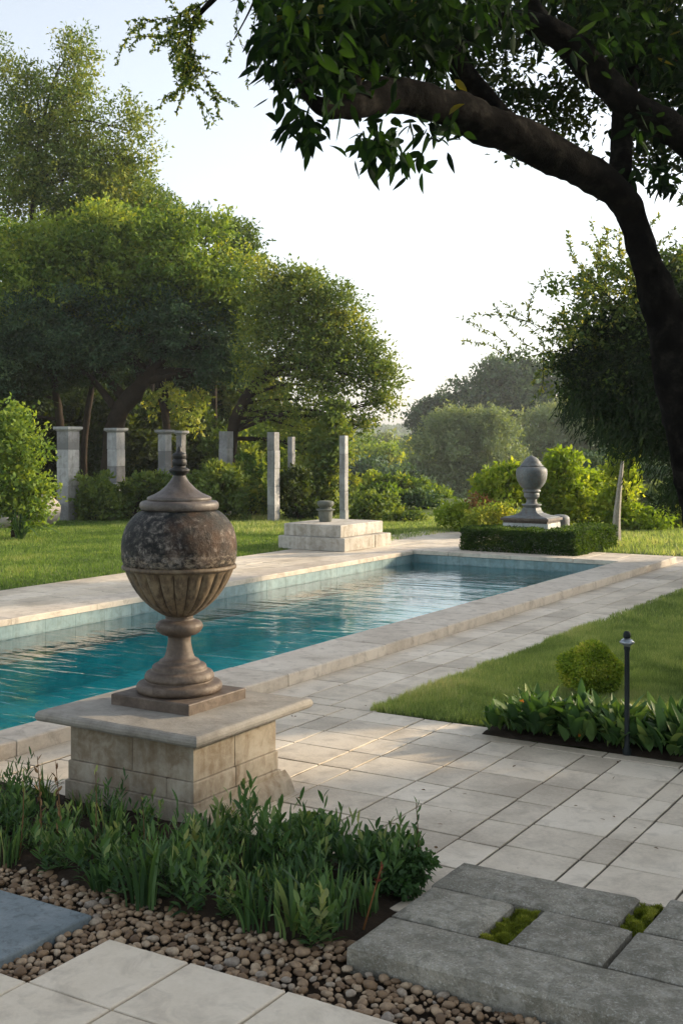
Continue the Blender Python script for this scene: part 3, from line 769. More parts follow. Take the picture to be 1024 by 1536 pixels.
# near urn
ux,uy=-3.64,4.47; zt=.4375
urn=empty('stone_urn',(ux,uy,zt),'large weathered dark ball urn with fluted lower bowl and pointed lid on the near pedestal','urn')
mb=MB(); mb.slab(-.235,.235,-.22,.22,.052,.052,.006,.5,.0,.002,.001)
mb.build('plinth',M['brownstone'],urn)
k=.000884; z0=.052
foot=[(.190,0),(.204,.012),(.205,.030),(.196,.044),(.165,.050),(.158,.056),(.166,.064),(.166,.078),(.158,.094),(.142,.100),(.132,.106),(.130,.122),(.118,.132),(.100,.137),(.095,.150),(.080,.158),(.070,.172),(.062,.20),(.056,.235),(.056,.262),(.066,.270),(.085,.275),(.104,.290),(.113,.308),(.110,.325),(.094,.338),(.072,.342),(.066,.350),(.068,.362)]
mb=MB(); mb.lathe([(r,z+z0) for r,z in smooth_prof(foot,3)],72); mb.build('foot',M['brownstone'],urn,smooth=True)
def bowl():
    prof=smooth_prof([(.060,.360),(.085,.372),(.125,.398),(.165,.432),(.200,.472),(.228,.515),(.248,.555),(.262,.590)],6)
    mb=MB(); seg=264; V=[];T=[];Fs=[]
    for i,(r,z) in enumerate(prof):
        u=i/(len(prof)-1)
        fade=min(1,u*5)*min(1,(1-u)*9)
        for q in range(seg):
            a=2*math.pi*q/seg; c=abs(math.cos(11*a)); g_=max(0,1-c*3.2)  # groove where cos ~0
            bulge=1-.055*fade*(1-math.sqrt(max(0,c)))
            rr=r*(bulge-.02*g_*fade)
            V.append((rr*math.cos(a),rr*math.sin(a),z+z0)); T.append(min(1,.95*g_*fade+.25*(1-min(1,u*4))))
    for i in range(len(prof)-1):
        for q in range(seg): w=(q+1)%seg; Fs.append((i*seg+q,i*seg+w,(i+1)*seg+w,(i+1)*seg+q))
    me=bpy.data.meshes.new('fluted_bowl'); me.from_pydata(V,[],Fs); me.update()
    a=me.attributes.new('tint','FLOAT','POINT'); a.data.foreach_set('value',np.array(T,dtype=np.float32))
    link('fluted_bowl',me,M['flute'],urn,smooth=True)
bowl()
mb=MB(); mb.lathe([(r,z+z0) for r,z in smooth_prof([(.262,.588),(.272,.592),(.276,.600),(.272,.609),(.266,.612)],3)],96); mb.build('rim_band',M['flute'],urn,smooth=True)
for i in range(len(mb.t)): pass
ball=smooth_prof([(.266,.611),(.2745,.64),(.2765,.665)],2)+smooth_prof([(.2755,.667),(.2775,.70),(.272,.745),(.258,.79),(.236,.825),(.210,.853),(.188,.868),(.172,.873)],6)
mb=MB(); mb.lathe([(r,z+z0) for r,z in ball],128); mb.build('ball',M['urnball'],urn,smooth=True)
lid=smooth_prof([(.172,.872),(.183,.876),(.1895,.888),(.188,.906),(.178,.916),(.158,.919)],3)+smooth_prof([(.152,.9195),(.155,.926),(.151,.936),(.134,.944),(.108,.956),(.084,.972),(.062,.993),(.044,1.014),(.033,1.032),(.029,1.04)],3)
mb=MB(); mb.lathe([(r,z+z0) for r,z in lid],96); 
M['lid']=stone_mat('lid_stone',[(.25,(.035,.028,.025)),(.5,(.085,.07,.06)),(.8,(.20,.17,.15))],big=6,fine=60,bmp=.4,rough=.5,spec=.45,dirt=(.06,.045,.035),dirtamt=.7,obj=True)
mb.build('lid',M['lid'],urn,smooth=True)
fin=[(.028,1.036),(.031,1.042),(.046,1.056),(.050,1.066),(.042,1.074),(.030,1.079),(.028,1.086),(.034,1.091),(.035,1.112),(.029,1.118),(.033,1.124),(.034,1.142),(.022,1.149),(.013,1.155),(.011,1.166),(.004,1.18)]
mb=MB(); mb.lathe([(r,z+z0) for r,z in smooth_prof(fin,2)],28,rf=lambda r,z,a:r*(1+.10*mnoise.noise(Vector((math.cos(a)*3,math.sin(a)*3,z*60)))))
M['tar']=simple('blackened_stone',(.016,.016,.015),.55,.4,0,40,.5)
mb.build('finial',M['tar'],urn,smooth=True)

# far urn on its pedestal
c2=W(797,0,18.7); c2[2]=0; X2,Y2=c2[0],c2[1]
pd=empty('stone_pedestal',(X2,Y2,0),'low white stone block pedestal rising behind the clipped hedge','pedestal')
mb=MB(); mb.slab(-.375,.375,-.27,.27,.40,.42,.01,.5,0,.002,.003); mb.build('body',M['whitestone'],pd)
u2=empty('stone_urn',(X2,Y2,.4005),'small grey ball urn with stepped dome lid on the far white pedestal','urn')
mb=MB(); mb.slab(-.395,.395,-.295,.295,.040,.040,.006,.3,0,0,.002); mb.slab(-.43,.43,-.33,.33,.082,.041,.008,.6,0,0,.002)
mb.build('plinth',M['brownstone'],u2)
mb=MB()
sq=[(.40,.30,.083),(.38,.285,.10),(.25,.20,.125),(.165,.14,.16),(.13,.12,.20),(.12,.115,.25)]
V=[(sx*a,sy*b_,z) for (a,b_,z) in sq for sx,sy in ((-1,-1),(1,-1),(1,1),(-1,1))]
Fs=[(l*4+i,l*4+(i+1)%4,(l+1)*4+(i+1)%4,(l+1)*4+i) for l in range(len(sq)-1) for i in range(4)]+[(3,2,1,0),tuple(len(V)-4+i for i in range(4))]
mb.add(V,Fs); mb.lathe([(.12,.25),(.155,.285),(.17,.295),(.165,.305),(.11,.315),(.09,.34),(.088,.39),(.10,.405),(.13,.43),(.135,.47),(.125,.5),(.155,.53),(.15,.55),(.13,.565)],40)
mb.build('foot',M['greystone'],u2)
mb=MB(); mb.lathe(smooth_prof([(.13,.562),(.175,.60),(.225,.67),(.255,.75),(.264,.83),(.258,.89),(.235,.925),(.20,.945),(.19,.95)],4),64); mb.build('ball',M['greystone'],u2,smooth=True)
mb=MB(); mb.lathe([(.19,.951),(.197,.96),(.19,.972),(.17,.985),(.165,1.0),(.145,1.02),(.147,1.03),(.13,1.045),(.11,1.075),(.08,1.10),(.04,1.12),(.012,1.13),(.006,1.15)],48); mb.build('lid',M['greystone'],u2,smooth=True)
u2.scale=(.93,.93,.93)
# stone drum beside it
p=W(840,0,19.4); mb=MB(); mb.lathe(smooth_prof([(.14,0),(.15,.03),(.152,.3),(.14,.36),(.09,.385),(.02,.39)],3),32)
dr_=mb.build('stone_drum',M['greystone'],loc=(p[0],p[1],-.01),smooth=True); dr_.scale=(1,1,1.25)
tag(dr_,'plain round topped grey stone drum right of the far urn','stone drum')

# platform with lidded stone jar
pl=empty('stone_platform',(-9.9,16.05,0),'two tiered pale stone platform on the terrace edge left of the pool end','platform')
mb=MB(); x0,x1,y0,y1=-.60,.62,-.72,.72
mb.slab(x0,x1,y0,.2,.205,.20,.012,.5,.001,.004,.004); mb.slab(x0,x1,.21,y1,.200,.20,.012,.35,.001,.004,.004); mb.build('lower_tier',M['platform'],pl)
mb=MB(); mb.slab(x0+.06,x1-.12,y0+.07,y1-.06,.395,.185,.014,.7,.001,.004,.004); mb.build('upper_tier',M['platform'],pl)
p=W(488,0,18.9); jar=empty('stone_jar',(p[0],p[1],.397),'squat mossy grey stone jar standing on the tiered platform','jar')
mb=MB(); mb.lathe(smooth_prof([(.085,0),(.10,.01),(.112,.10),(.118,.17),(.145,.18),(.15,.195),(.12,.205),(.10,.21)],3),36); mb.build('body',M['darkstone'],jar,smooth=True)
mb=MB(); mb.lathe(smooth_prof([(.10,.211),(.095,.23),(.115,.245),(.132,.27),(.135,.30),(.12,.325),(.06,.335),(.01,.337)],3),36); mb.build('lid',M['darkstone'],jar,smooth=True)

# columns
def column(px,D,side,top,cap,label,joints=5,rz=0.0):
    p=W(px,0,D); r=empty('stone_column',(p[0],p[1],-.03),label,'column','freestanding stone columns along the garden edge',rz)
    h=side/2; mb=MB(); z=0; n=joints; ct=.10 if cap else 0
    hs=[(top+.03-ct)/n]*n
    for i in range(n):
        o=random.uniform(-.004,.004)
        mb.slab(-h+o,h+o,-h+o,h+o,z+hs[i]-.004,hs[i]-.004,.008,rt(),.001,.002,.004); z+=hs[i]
    mb.box(-h+.012,h-.012,-h+.012,h-.012,0,top-.02-ct,.2)
    mb.build('shaft',M['column'],r)
    if cap:
        mb=MB(); e=h+.055
        V=[(s*a,t*a,zz) for (a,zz) in ((h,z),(h+.02,z+.02),(e,z+.045),(e,z+.095),(e-.01,z+.10)) for s,t in ((-1,-1),(1,-1),(1,1),(-1,1))]
        Fs=[(l*4+i,l*4+(i+1)%4,(l+1)*4+(i+1)%4,(l+1)*4+i) for l in range(4) for i in range(4)]+[(3,2,1,0),(16,17,18,19)]
        mb.add(V,Fs,.5); mb.build('capital',M['column'],r)
column(102,25.1,.33,1.985,True,'thickest grey stone column with flared capital, leftmost of the row')
column(174,26.9,.28,1.975,True,'grey stone column with capital, second from the left, lower half behind a shrub')
column(247,26.4,.21,1.93,True,'grey stone column with capital directly above the near urn finial')
column(271.5,27.6,.16,1.92,True,'slimmer column tucked close behind the one above the near urn')
column(339,26.9,.23,1.90,False,'plain grey column without capital, right of the near urn behind a shrub')
column(410,24.7,.185,1.87,False,'slim plain column standing clear at the lawn edge left of the stone platform')
column(437,25.7,.12,1.775,False,'short looking column mostly hidden in dark foliage')
column(515.5,23.2,.125,1.79,False,'thinnest pale column right behind the stone platform')

# lamp post
lp=G(940,1133); r=empty('lamp_post',(lp[0],lp[1],0),'slim black metal garden lamp post with flared cap in the broad leaf border','lamp post')
mb=MB(); mb.lathe([(.022,-.02),(.022,.03),(.014,.045),(.0135,.56),(.017,.575),(.017,.585)],20); mb.build('pole',M['pole'],r,smooth=True)
mb=MB(); mb.lathe([(.016,.586),(.020,.592),(.038,.604),(.041,.611),(.030,.622),(.018,.630)],24); mb.build('shade',M['polecap'],r,smooth=True)
mb=MB(); mb.lathe([(.016,.631),(.020,.64),(.019,.658),(.012,.668),(.003,.670)],20); mb.build('knob',M['pole'],r,smooth=True)

# wooden stake
a=G(924,812); mb=MB(); tube(mb,[(0,0,-.05),(.02,.01,.6),(.09,.05,1.35)],[.085,.055,.028],7,4,.15)
tag(mb.build('wooden_stake',M['stake'],loc=(a[0],a[1],0)),'pale weathered wooden stake leaning in front of the yellow green shrubs','stake')
# rocks
def rock(px,py,D,r,label,sq=.8):
    import bmesh
    bm=bmesh.new(); bmesh.ops.create_icosphere(bm,subdivisions=4,radius=r)
    for v in bm.verts:
        d=1+.16*mnoise.noise(v.co*2.2+Vector((px,0,0)))+.05*mnoise.noise(v.co*7); v.co*=d; v.co.z*=sq
    me=bpy.data.meshes.new('boulder'); bm.to_mesh(me); bm.free()
    a_=me.attributes.new('tint','FLOAT','POINT')
    p=W(px,py,D); tag(link('boulder',me,M['paleboulder'],loc=(p[0],p[1],r*sq*.75),smooth=True),label,'boulder')
rock(62,760,24,.36,'rounded pale boulder right of the small leafy tree on the left',.95)
rock(8,775,23,.32,'pale boulder half hidden at the far left picture edge',.8)
#@@PLANTS
# ------------------------------------------------------------------ low plants
def blade_clump(name,nb,h,w,spreadr,mat,lean=.45,dry=0.0,seg=6,tb=.45):
    """strap leaf clump mesh, arching blades"""
    V=[];Q=[];T=[]
    for b_ in range(nb):
        a=random.uniform(0,6.28); rr=spreadr*random.random()**.7; bx,by=rr*math.cos(a),rr*math.sin(a)
        a2=a+random.gauss(0,.8); ln=abs(random.gauss(0,lean))*.8+.06; hh=h*random.uniform(.55,1.12); ww=w*random.uniform(.6,1.25)
        t=min(1,max(0,random.gauss(tb,.22))); tw=a2+math.pi/2+random.gauss(0,.5)
        sx,sy=math.cos(tw),math.sin(tw); n0=len(V)
        for i in range(seg+1):
            u=i/seg; wd=ww*(.55+.9*u-.2*u*u)*(1-u**3.2)*.5 if i<seg else .0006
            out=ln*hh*(u**1.7); z=hh*(u-.18*ln*u*u*u*2.2)
            tx=bx+math.cos(a2)*out; ty=by+math.sin(a2)*out
            V.append((tx+sx*wd,ty+sy*wd,z+wd*.2)); V.append((tx-sx*wd,ty-sy*wd,z+wd*.2)); T+=[t,t]
        for i in range(seg): Q.append((n0+2*i,n0+2*i+1,n0+2*i+3,n0+2*i+2))
    return np_mesh(name,V,Q,{'tint':T})
protos=[blade_clump('strap_leaves',random.randint(26,46),h_,w_,.06,M['strap'],lean=l_,tb=t_) for h_,w_,l_,t_ in ((.13,.015,.55,.35),(.15,.020,.45,.5),(.18,.014,.35,.3),(.19,.017,.4,.6),(.21,.012,.3,.45),(.22,.015,.35,.35),(.16,.021,.5,.25),(.18,.011,.5,.7))]
def stem_clump(ns,h,L,w,tb):
    P=[];Dd=[];T=[];mb=MB()
    for _ in range(ns):
        a=random.uniform(0,6.28); ln=random.uniform(.05,.45); r0=random.uniform(0,.05); hh=h*random.uniform(.55,1.15)
        b_=np.array([r0*math.cos(a),r0*math.sin(a),0.]); e=b_+np.array([math.cos(a)*ln*hh,math.sin(a)*ln*hh,hh]); tt=min(1,max(0,random.gauss(tb,.2)))
        n=random.randint(9,15)
        for i in range(n):
            u=(i+.5)/n; az_=i*2.4+a; P.append(b_+(e-b_)*u*1.0); Dd.append(np.array([math.cos(az_)*(1.0-u*.6),math.sin(az_)*(1.0-u*.6),.55+.8*u])); T.append(min(1,max(0,tt+random.gauss(0,.12)+.25*(u-.5))))
    n=len(P); V,Q,Tt=big_leaves(np.array(P),unit(np.array(Dd)+.15*rng.normal(size=(n,3))),L*rng.uniform(.65,1.25,n),w*rng.uniform(.7,1.3,n),np.array(T),.25,4,np.array([0,0,1.]))
    return np_mesh('stem_leaves',V,Q,{'tint':Tt})
sp=[stem_clump(13,h_,L_,w_,t_) for h_,L_,w_,t_ in ((.17,.060,.012,.4),(.21,.07,.014,.5),(.24,.075,.011,.35),(.15,.05,.014,.6),(.20,.065,.017,.2))]
protos=[q for pr in zip(protos,(sp*2)[:8]) for q in pr]
for me in protos: me.materials.append(M['strap'])
placed=[];tries=0
while len(placed)<165 and tries<9000:
    tries+=1; x=random.uniform(-5.0,-2.12); y=random.uniform(3.28,4.10)
    # front edge of the bed slants a little; keep clear of the pedestal
    if y<3.30+.035*math.sin(x*7): continue
    if BX0-.12<x<BX1+.10 and y>3.93: continue
    if x>-2.30 and y>4.02: continue
    if x<-4.1 and y>3.95: continue
    if any((x-a_)**2+(y-b_)**2<.112**2 for a_,b_ in placed): continue
    placed.append((x,y))
for i,(x,y) in enumerate(placed):
    me=protos[(i*7)%16]
    o=bpy.data.objects.new('strap_leaf_plant',me); COL.objects.link(o); o.location=(x,y,.01)
    s=random.choice([random.uniform(.6,.85),random.uniform(.85,1.1),random.uniform(1.0,1.25)])
    if x>-3.0: s*=1.04
    else: s*=.86
    if y>3.75 and x<-3.0: s*=.8
    o.rotation_euler=(random.uniform(-.08,.08),random.uniform(-.08,.08),random.uniform(0,6.28)); o.scale=(s,s,s*random.uniform(.9,1.1))
    tag(o,'clump of narrow green leaves in the dense bed in front of the stone pedestal','plant','strap leaved plants massed in the front bed')
# seed stalks
def stalk(px,py,ptop,label,lean=0.0,dark=True,n=9):
    b_=G(px,py); D=(H)*F/(py-660); tp=W(px+lean,ptop,D); r=empty('seed_stalk',(b_[0],b_[1],0),label,'plant stalk','withered stalks in the front bed')
    e=tp-b_; mb=MB(); tube(mb,[(0,0,0),tuple(e*.5+np.array([.008,0,0])),tuple(e)],[.003,.0025,.0015],5,4); mb.build('stem',M['dry'],r)
    P=np.array([e*(1-.055*i)+rng.normal(size=3)*.004 for i in range(n)]); Dr=unit(rng.normal(size=(n,3))*.35+np.array([0,0,1.]))
    V,Q,T=big_leaves(P,Dr,.035,.012,rng.uniform(0,1,n),.1); link('seed_head',np_mesh('seed_head',V,Q,{'tint':T}),M['strap'] if dark else M['dry'],r)
stalk(28,1300,1165,'dark upright seed stalk at the far left of the front bed',8)
stalk(62,1290,1135,'tall curling brown seed stalk left of the pedestal',-6,False,14)
stalk(92,1290,1150,'drooping brown seed stalk just left of the pedestal corner',-8,False,14)
stalk(140,1300,1158,'dark stalk standing before the left part of the pedestal',4)
stalk(214,1310,1205,'short dark stalk before the middle of the pedestal',0)
stalk(625,1330,1205,'single spear stalk at the right end of the front bed',-1)
# dark small-leaved bush at right end of bed
def small_bush(x,y,r,h,label,mat,leaf,n,cat='shrub',name='leafy_bush',group=None,asp=.5,tspan=(0,1),lift=.5,center=None):
    root=empty(name,(x,y,0),label,cat,group); mb=MB()
    for _ in range(9):
        a=random.uniform(0,6.28); q=r*random.uniform(.2,.8)
        tube(mb,[(0,0,0),(q*.4*math.cos(a),q*.4*math.sin(a),h*.4),(q*math.cos(a),q*math.sin(a),h*random.uniform(.5,.85))],[.006,.004,.002],5,3)
    mb.build('stem',M['barkfar'],root)
    cz=h*.52 if center is None else center
    bl=[(np.array([0,0,cz]),(r,r,h*.5),1)]
    C,O=clumps_from_blobs(bl,r*.33,(.25,1)); 
    k=C[:,2]>.01; LT[0]=LT[0][k]
    foliage('foliage',C[k],O[k],n,r*.13,r*.14,leaf,asp,M[mat],root,tspan,lift,leafkind='b' if leaf>.025 else 'q')
    return root
small_bush(-2.33,4.08,.13,.14,'dark glossy small leaved bush at the right end of the front bed','broad',.032,11,tspan=(0,.5))
small_bush(-2.14,3.93,.12,.16,'low dark leafy bush touching the corner of the granite slabs','broad',.028,11,tspan=(0,.4))
small_bush(-2.66,4.13,.10,.15,'leafy green tuft behind the strap leaves right of the pedestal','broad',.035,9,tspan=(.2,.9))
rs=G(545,1395); r=empty('red_spike_plant',(rs[0],rs[1],0),'leaning reddish flower spike in the front bed','plant')
mb=MB(); e=W(572,1300,-rs[0]*SY+rs[1]*CY)-rs; tube(mb,[(0,0,0),tuple(e*.5),tuple(e)],[.004,.003,.002],5,3); mb.build('stem',M['rust'],r)
P=np.array([e*(1-.02*i) for i in range(16)]); V,Q,T=big_leaves(P,unit(rng.normal(size=(16,3))*.3+unit(e)),.025,.008,rng.uniform(0,1,16),.1); link('flower',np_mesh('flower',V,Q,{'tint':T}),M['red'],r)

# broad-leaf border plants
def broad_clump(n,L,w):
    ang=rng.uniform(0,6.28,n); lean=rng.uniform(.15,.9,n); rr=rng.uniform(0,.06,n)
    P=np.column_stack([rr*np.cos(ang),rr*np.sin(ang),rng.uniform(0,.09,n)]); Dr=unit(np.column_stack([np.cos(ang)*lean,np.sin(ang)*lean,np.ones(n)]))
    up=np.column_stack([-np.cos(ang),-np.sin(ang),np.full(n,.8)])
    V,Q,T=big_leaves(P,Dr,L*rng.uniform(.6,1.2,n),w*rng.uniform(.7,1.2,n),np.clip(rng.normal(.42,.25,n),0,1),rng.uniform(.05,.45,n),5,up)
    return np_mesh('broad_leaves',V,Q,{'tint':T})
bprotos=[broad_clump(28,.245,.07) for _ in range(5)]
for me in bprotos: me.materials.append(M['broad']); me.shade_smooth()
placed=[];tries=0
while len(placed)<60 and tries<5000:
    tries+=1; x=random.uniform(-2.82,-1.0); y=random.uniform(6.30,6.58)
    if any((x-a_)**2+(y-b_)**2<.085**2 for a_,b_ in placed): continue
    if abs(x-lp[0])<.05 and y<lp[1]+.06: continue
    placed.append((x,y))
for i,(x,y) in enumerate(placed):
    o=bpy.data.objects.new('broad_leaf_plant',bprotos[i%5]); COL.objects.link(o); s=random.uniform(.8,1.15)
    if x<-2.7: s*=.75
    o.location=(x,y,.01); o.scale=(s*.95,s*.95,s*.9); o.rotation_euler=(random.uniform(-.15,.15),random.uniform(-.15,.15),random.uniform(0,6.28))
    tag(o,'broad leaved green plant in the border at the lawn corner by the lamp post','plant','broad leaved plants along the lawn border')
for px,py,l in ((782,1052,'small orange bloom at the top left of the broad leaf border'),(868,1102,'small orange bloom low among the broad leaves left of the lamp post')):
    p=W(px,py,6.55); n=9; V,Q,T=big_leaves(np.zeros((n,3)),unit(rng.normal(size=(n,3))+np.array([0,0,.3])),.015,.011,rng.uniform(0,1,n),.1)
    tag(link('orange_flower',np_mesh('orange_flower',V,Q,{'tint':T}),M['orange'],loc=tuple(p)),l,'flower')

def dense_ball(name,label,c,r,mat,leaf,n,cat='shrub',box=None,tspan=(0,1),asp=.6,boxr=.02,group=None,parent=None,off=(0,0,0)):
    """clipped shrub: leaves in a thick shell"""
    root=parent or empty(name,(c[0],c[1],0),label,cat,group)
    if box is None:
        d=unit(rng.normal(size=(n,3))); ph=1+.07*np.sin(d[:,0]*5+1)+.06*np.sin(d[:,1]*6+2)+.05*np.sin(d[:,2]*7)
        s=(1-.35*rng.uniform(0,1,n)**2)*ph; P=d*np.array(r)*s[:,None]+np.array([0,0,c[2]]); O=d
        k=P[:,2]>0; P=P[k];O=O[k]
    else:
        sx,sy,sz=box; P=np.empty((n,3));O=np.zeros((n,3)); A=[sy*sz,sy*sz,sx*sz,sx*sz,sx*sy]; f=rng.choice(5,n,p=np.array(A)/sum(A))
        u=rng.uniform(-.5,.5,(n,3)); P=u*np.array([sx,sy,sz]); dp=rng.uniform(0,1,n)**2*.09
        w=np.array([mnoise.noise(Vector((p[0]*4,p[1]*4,p[2]*4))) for p in P])*.05
        for q,(ax,sg) in enumerate(((0,-1),(0,1),(1,-1),(1,1),(2,1))):
            k=f==q; P[k,ax]=sg*((sx,sy,sz)[ax]/2-dp[k]+w[k]); O[k,ax]=sg
        P[:,2]+=sz/2
    n=len(P); Dr=unit(O+.8*rng.normal(size=(n,3)))
    nn=np.array([mnoise.noise(Vector(tuple(p*7))) for p in P])
    V,Q,T=leaf_quads(P,Dr,leaf*rng.uniform(.6,1.3,n),leaf*asp,np.clip(tspan[0]+(tspan[1]-tspan[0])*(.45+.5*nn+rng.normal(0,.2,n)),0,1))
    o_=link('foliage',np_mesh('foliage',V,Q,{'tint':T}),M[mat],root); o_.location=off
    if box is not None: return root
    mb=MB()
    if box is None:
        for _ in range(7):
            a=random.uniform(0,6.28); tube(mb,[(0,0,0),(.1*r[0]*math.cos(a),.1*r[0]*math.sin(a),c[2]*.6),(.6*r[0]*math.cos(a),.6*r[0]*math.sin(a),c[2]*1.3)],[.008,.006,.003],5,3)
    else:
        for _ in range(26):
            x,y=random.uniform(-sx*.42,sx*.42),random.uniform(-sy*.42,sy*.42); tube(mb,[(x,y,0),(x+.03,y,sz*.5),(x+random.uniform(-.1,.1),y,sz*.85)],[.012,.009,.004],5,3)
    mb.build('stem',M['barkfar'],root)
    return root
b0=W(887,1012,7.9)
dense_ball('ball_shrub','round clipped yellow green shrub on the lawn behind the broad leaves',(b0[0],b0[1],.165),(.205,.205,.165),'leafBall',.024,9000,tspan=(.1,1))
b1=W(850,1070,7.0)
small_bush(b1[0],b1[1],.13,.13,'low pale golden bush between the ball shrub and broad leaves','leafY',.02,14,tspan=(.2,.8))
b1=W(835,1075,7.1)
hg=dense_ball('clipped_hedge','low dark green clipped hedge round the far urn at the pool end',(-7.0,16.80,0),None,'box',.034,26000,'hedge',box=(1.86,.50,.335),tspan=(0,.8))
dense_ball('side_row',None,(-6.33,17.72,0),None,'box',.034,18000,None,box=(.50,1.33,.335),tspan=(0,.8),parent=hg,off=(.67,.92,0))
n=32; PP=[]
while len(PP)<n:
    px_,py_=rng.uniform(300,1020),rng.uniform(850,1330); q=G(px_,py_,.004)
    if (-4.5<q[0]<-3.75 and q[1]>4.9) or (q[1]<6.1 and q[0]>-3.1 and q[1]>4.2): PP.append(q+np.array([0,0,.004]))
PP=np.array(PP); DD=unit(np.column_stack([rng.normal(size=n),rng.normal(size=n),rng.uniform(0,.25,n)])); V,Q,T=big_leaves(PP,DD,rng.uniform(.012,.032,n),.011,rng.uniform(0,.8,n),.0,3,np.array([0,0,1.]))
tag(link('leaf_litter',np_mesh('leaf_litter',V,Q,{'tint':T}),M['dry']),'scattered tiny dry leaves and bits on the paving','leaf litter',kind='stuff')
#@@TREES
# ------------------------------------------------------------------ shrubs and trees, left
S=shrub
tree('leafy_tree','small bright green leafy tree beside boulders at the left edge',None,20.5,[(20,806,4.5),(22,770,4),(30,730,3),(35,690,2)],
     [(28,665,28,34),(-10,690,40,48),(34,712,22,30),(10,640,24,20),(52,742,9,14),(5,740,28,22,0,.6),(28,752,24,22,0,.7),(48,775,14,14,0,.5),(-12,765,22,24,0,.7)],'leafB',leaf=.065,asp=.6,spacing=.24,per=22,spread=.15,plume=.36,tspan=(.1,.78),shell=(.5,1.2))
r=W(30,770,20.2); me=blade_clump('strap_leaves',40,.62,.035,.08,M['strap'],lean=.9); me.materials.append(M['strap'])
o=bpy.data.objects.new('sword_leaf_plant',me); COL.objects.link(o); o.location=(r[0],r[1],0); tag(o,'arching sword leaf plant at the foot of the small left tree','plant')
shr='leafy shrubs between the stone columns'
S('shrub','dark shrub left of the thickest column',shr,26,[(80,745,25,35),(60,765,20,20)],'leafD',leaf=.08,tspan=(.3,1))
S('shrub','leafy green shrub between the first and second columns',shr,25.2,[(142,745,30,38),(125,765,18,20),(160,762,22,22)],'leafA',leaf=.08,tspan=(0,.8))
S('shrub','shrub covering the foot of the second column',shr,25.6,[(203,748,22,24),(214,730,14,18),(172,772,16,10)],'leafA',leaf=.08,tspan=(.1,.8))
S('shrub','shrub behind the near urn lid, left side',shr,26,[(235,745,30,34)],'leafA',leaf=.08,tspan=(.1,.9))
S('shrub','broad rounded shrub right of the near urn, hiding the plain column foot',shr,25,[(320,735,42,36),(300,755,35,28),(345,755,25,26)],'leafA',leaf=.08,tspan=(.1,.9))
S('shrub','low bright shrub left of the slim clear column',shr,26.5,[(385,755,26,26),(375,720,22,25)],'leafB',leaf=.08)
S('shrub','tall dark shrub between the slim column and the platform jar',shr,25.2,[(440,745,24,38),(457,768,20,16)],'leafD',leaf=.08,tspan=(.3,1))
S('shrub','tall sunlit shrub directly left of the thinnest column',shr,26.5,[(482,720,27,60),(497,650,22,50),(470,765,28,20),(505,700,16,60)],'leafA',leaf=.08,tspan=(.1,.9))
S('shrub','rounded shrub right of the thinnest column',shr,25,[(556,768,34,24),(540,780,20,14)],'leafA',leaf=.07,tspan=(.2,.9))
S('shrub','low leafy shrub at the lawn edge behind the thinnest column',shr,24.5,[(592,783,20,12),(620,785,24,12),(575,790,14,8)],'leafA',leaf=.07)
bk='trees forming the dark backdrop behind the columns'
for i,(x,top,w_,lab,mt,ts) in enumerate([(-5,585,55,'dark backdrop tree at the far left edge behind the boulders','leafD',(0,1)),(55,600,42,'dark backdrop tree behind the thickest column','leafD',(.2,1)),
    (115,590,42,'dark backdrop tree behind the gap between first and second columns','leafD',(.2,1)),(175,600,40,'yellow flecked backdrop tree behind the second column','leafD',(.3,1)),
    (235,595,42,'yellow flecked backdrop tree behind the column above the near urn','leafD',(.4,1)),(295,600,40,'sunlit backdrop tree between the near urn lid and plain column','leafD',(.3,1)),
    (350,655,42,'low bright backdrop bush tree behind the plain column','leafA',(.1,.9)),(405,650,40,'low bright backdrop tree behind the slim clear column','leafB',(.1,.9)),(460,640,38,'backdrop tree between slim column and thinnest column','leafA',(.1,1))]):
    h2=(790-top)/2; tree('backdrop_tree',lab,bk,31+(i%3),[(x+4,790,4),(x-3,720,3.4),(x+2,top+35,2)],[(x,top+h2*.55,w_,h2*.6),(x-8,top+h2*1.35,w_,h2*.55),(x+10,top+h2,w_*.8,h2*.5)],mt,leaf=.12,spacing=.34,per=34,spread=.2,plume=.3,tspan=ts,limbs=True,basez=-.03)
for (x,top,w_,lab) in ((15,470,70,'deep dark tree closing the gap at the far left under the canopy'),(105,480,65,'deep dark tree behind the twin trunked tree'),(195,490,65,'deep dark tree behind the thick forked trunk'),(285,500,60,'deep dark tree behind the slender reddish stem'),(365,540,50,'deep dark tree behind the leaning trunk foot'),(430,600,40,'deep olive tree behind the slim clear column')):
    tree('backdrop_tree',lab,bk,37,[(x,775,5),(x+4,700,4),(x,top+60,2)],[(x,top+60,w_,55),(x-15,top+140,w_,60),(x+12,top+215,w_,60),(x,top+170,w_*.9,60)],'leafD' if x<350 else 'leafA',leaf=.12,spacing=.36,per=40,spread=.22,plume=.3,tspan=(.2,1),basez=-.05)
tree('tall_tree','tallest feathery tree at upper left with a thin plume rising from its top',None,33,[(60,740,9),(55,600,7),(45,450,6),(48,330,4),(60,200,2)],
     [(20,185,55,60),(70,190,55,55),(115,215,50,50),(20,260,60,60),(85,270,60,60),(150,262,45,45),(108,105,20,34,0,.55),(98,135,12,24,0,.5),(120,78,10,18,0,.5),(122,150,18,26,0,.6),(40,340,85,60),(130,335,65,50),
      (190,195,22,32,0,.6),(208,235,18,26,0,.6),(178,240,26,40,0,.7),(200,270,18,14,0,.5),(165,300,40,40),(0,100,14,22,0,.6),(50,130,18,14,0,.6),(10,420,90,60),(175,310,40,32),(215,330,30,30),(150,350,50,40),(245,350,26,26)],'leafA',leaf=.085,asp=.45,spacing=.42,per=30,spread=.19,plume=.66,tspan=(.15,1),lift=.7,limbr=.25)
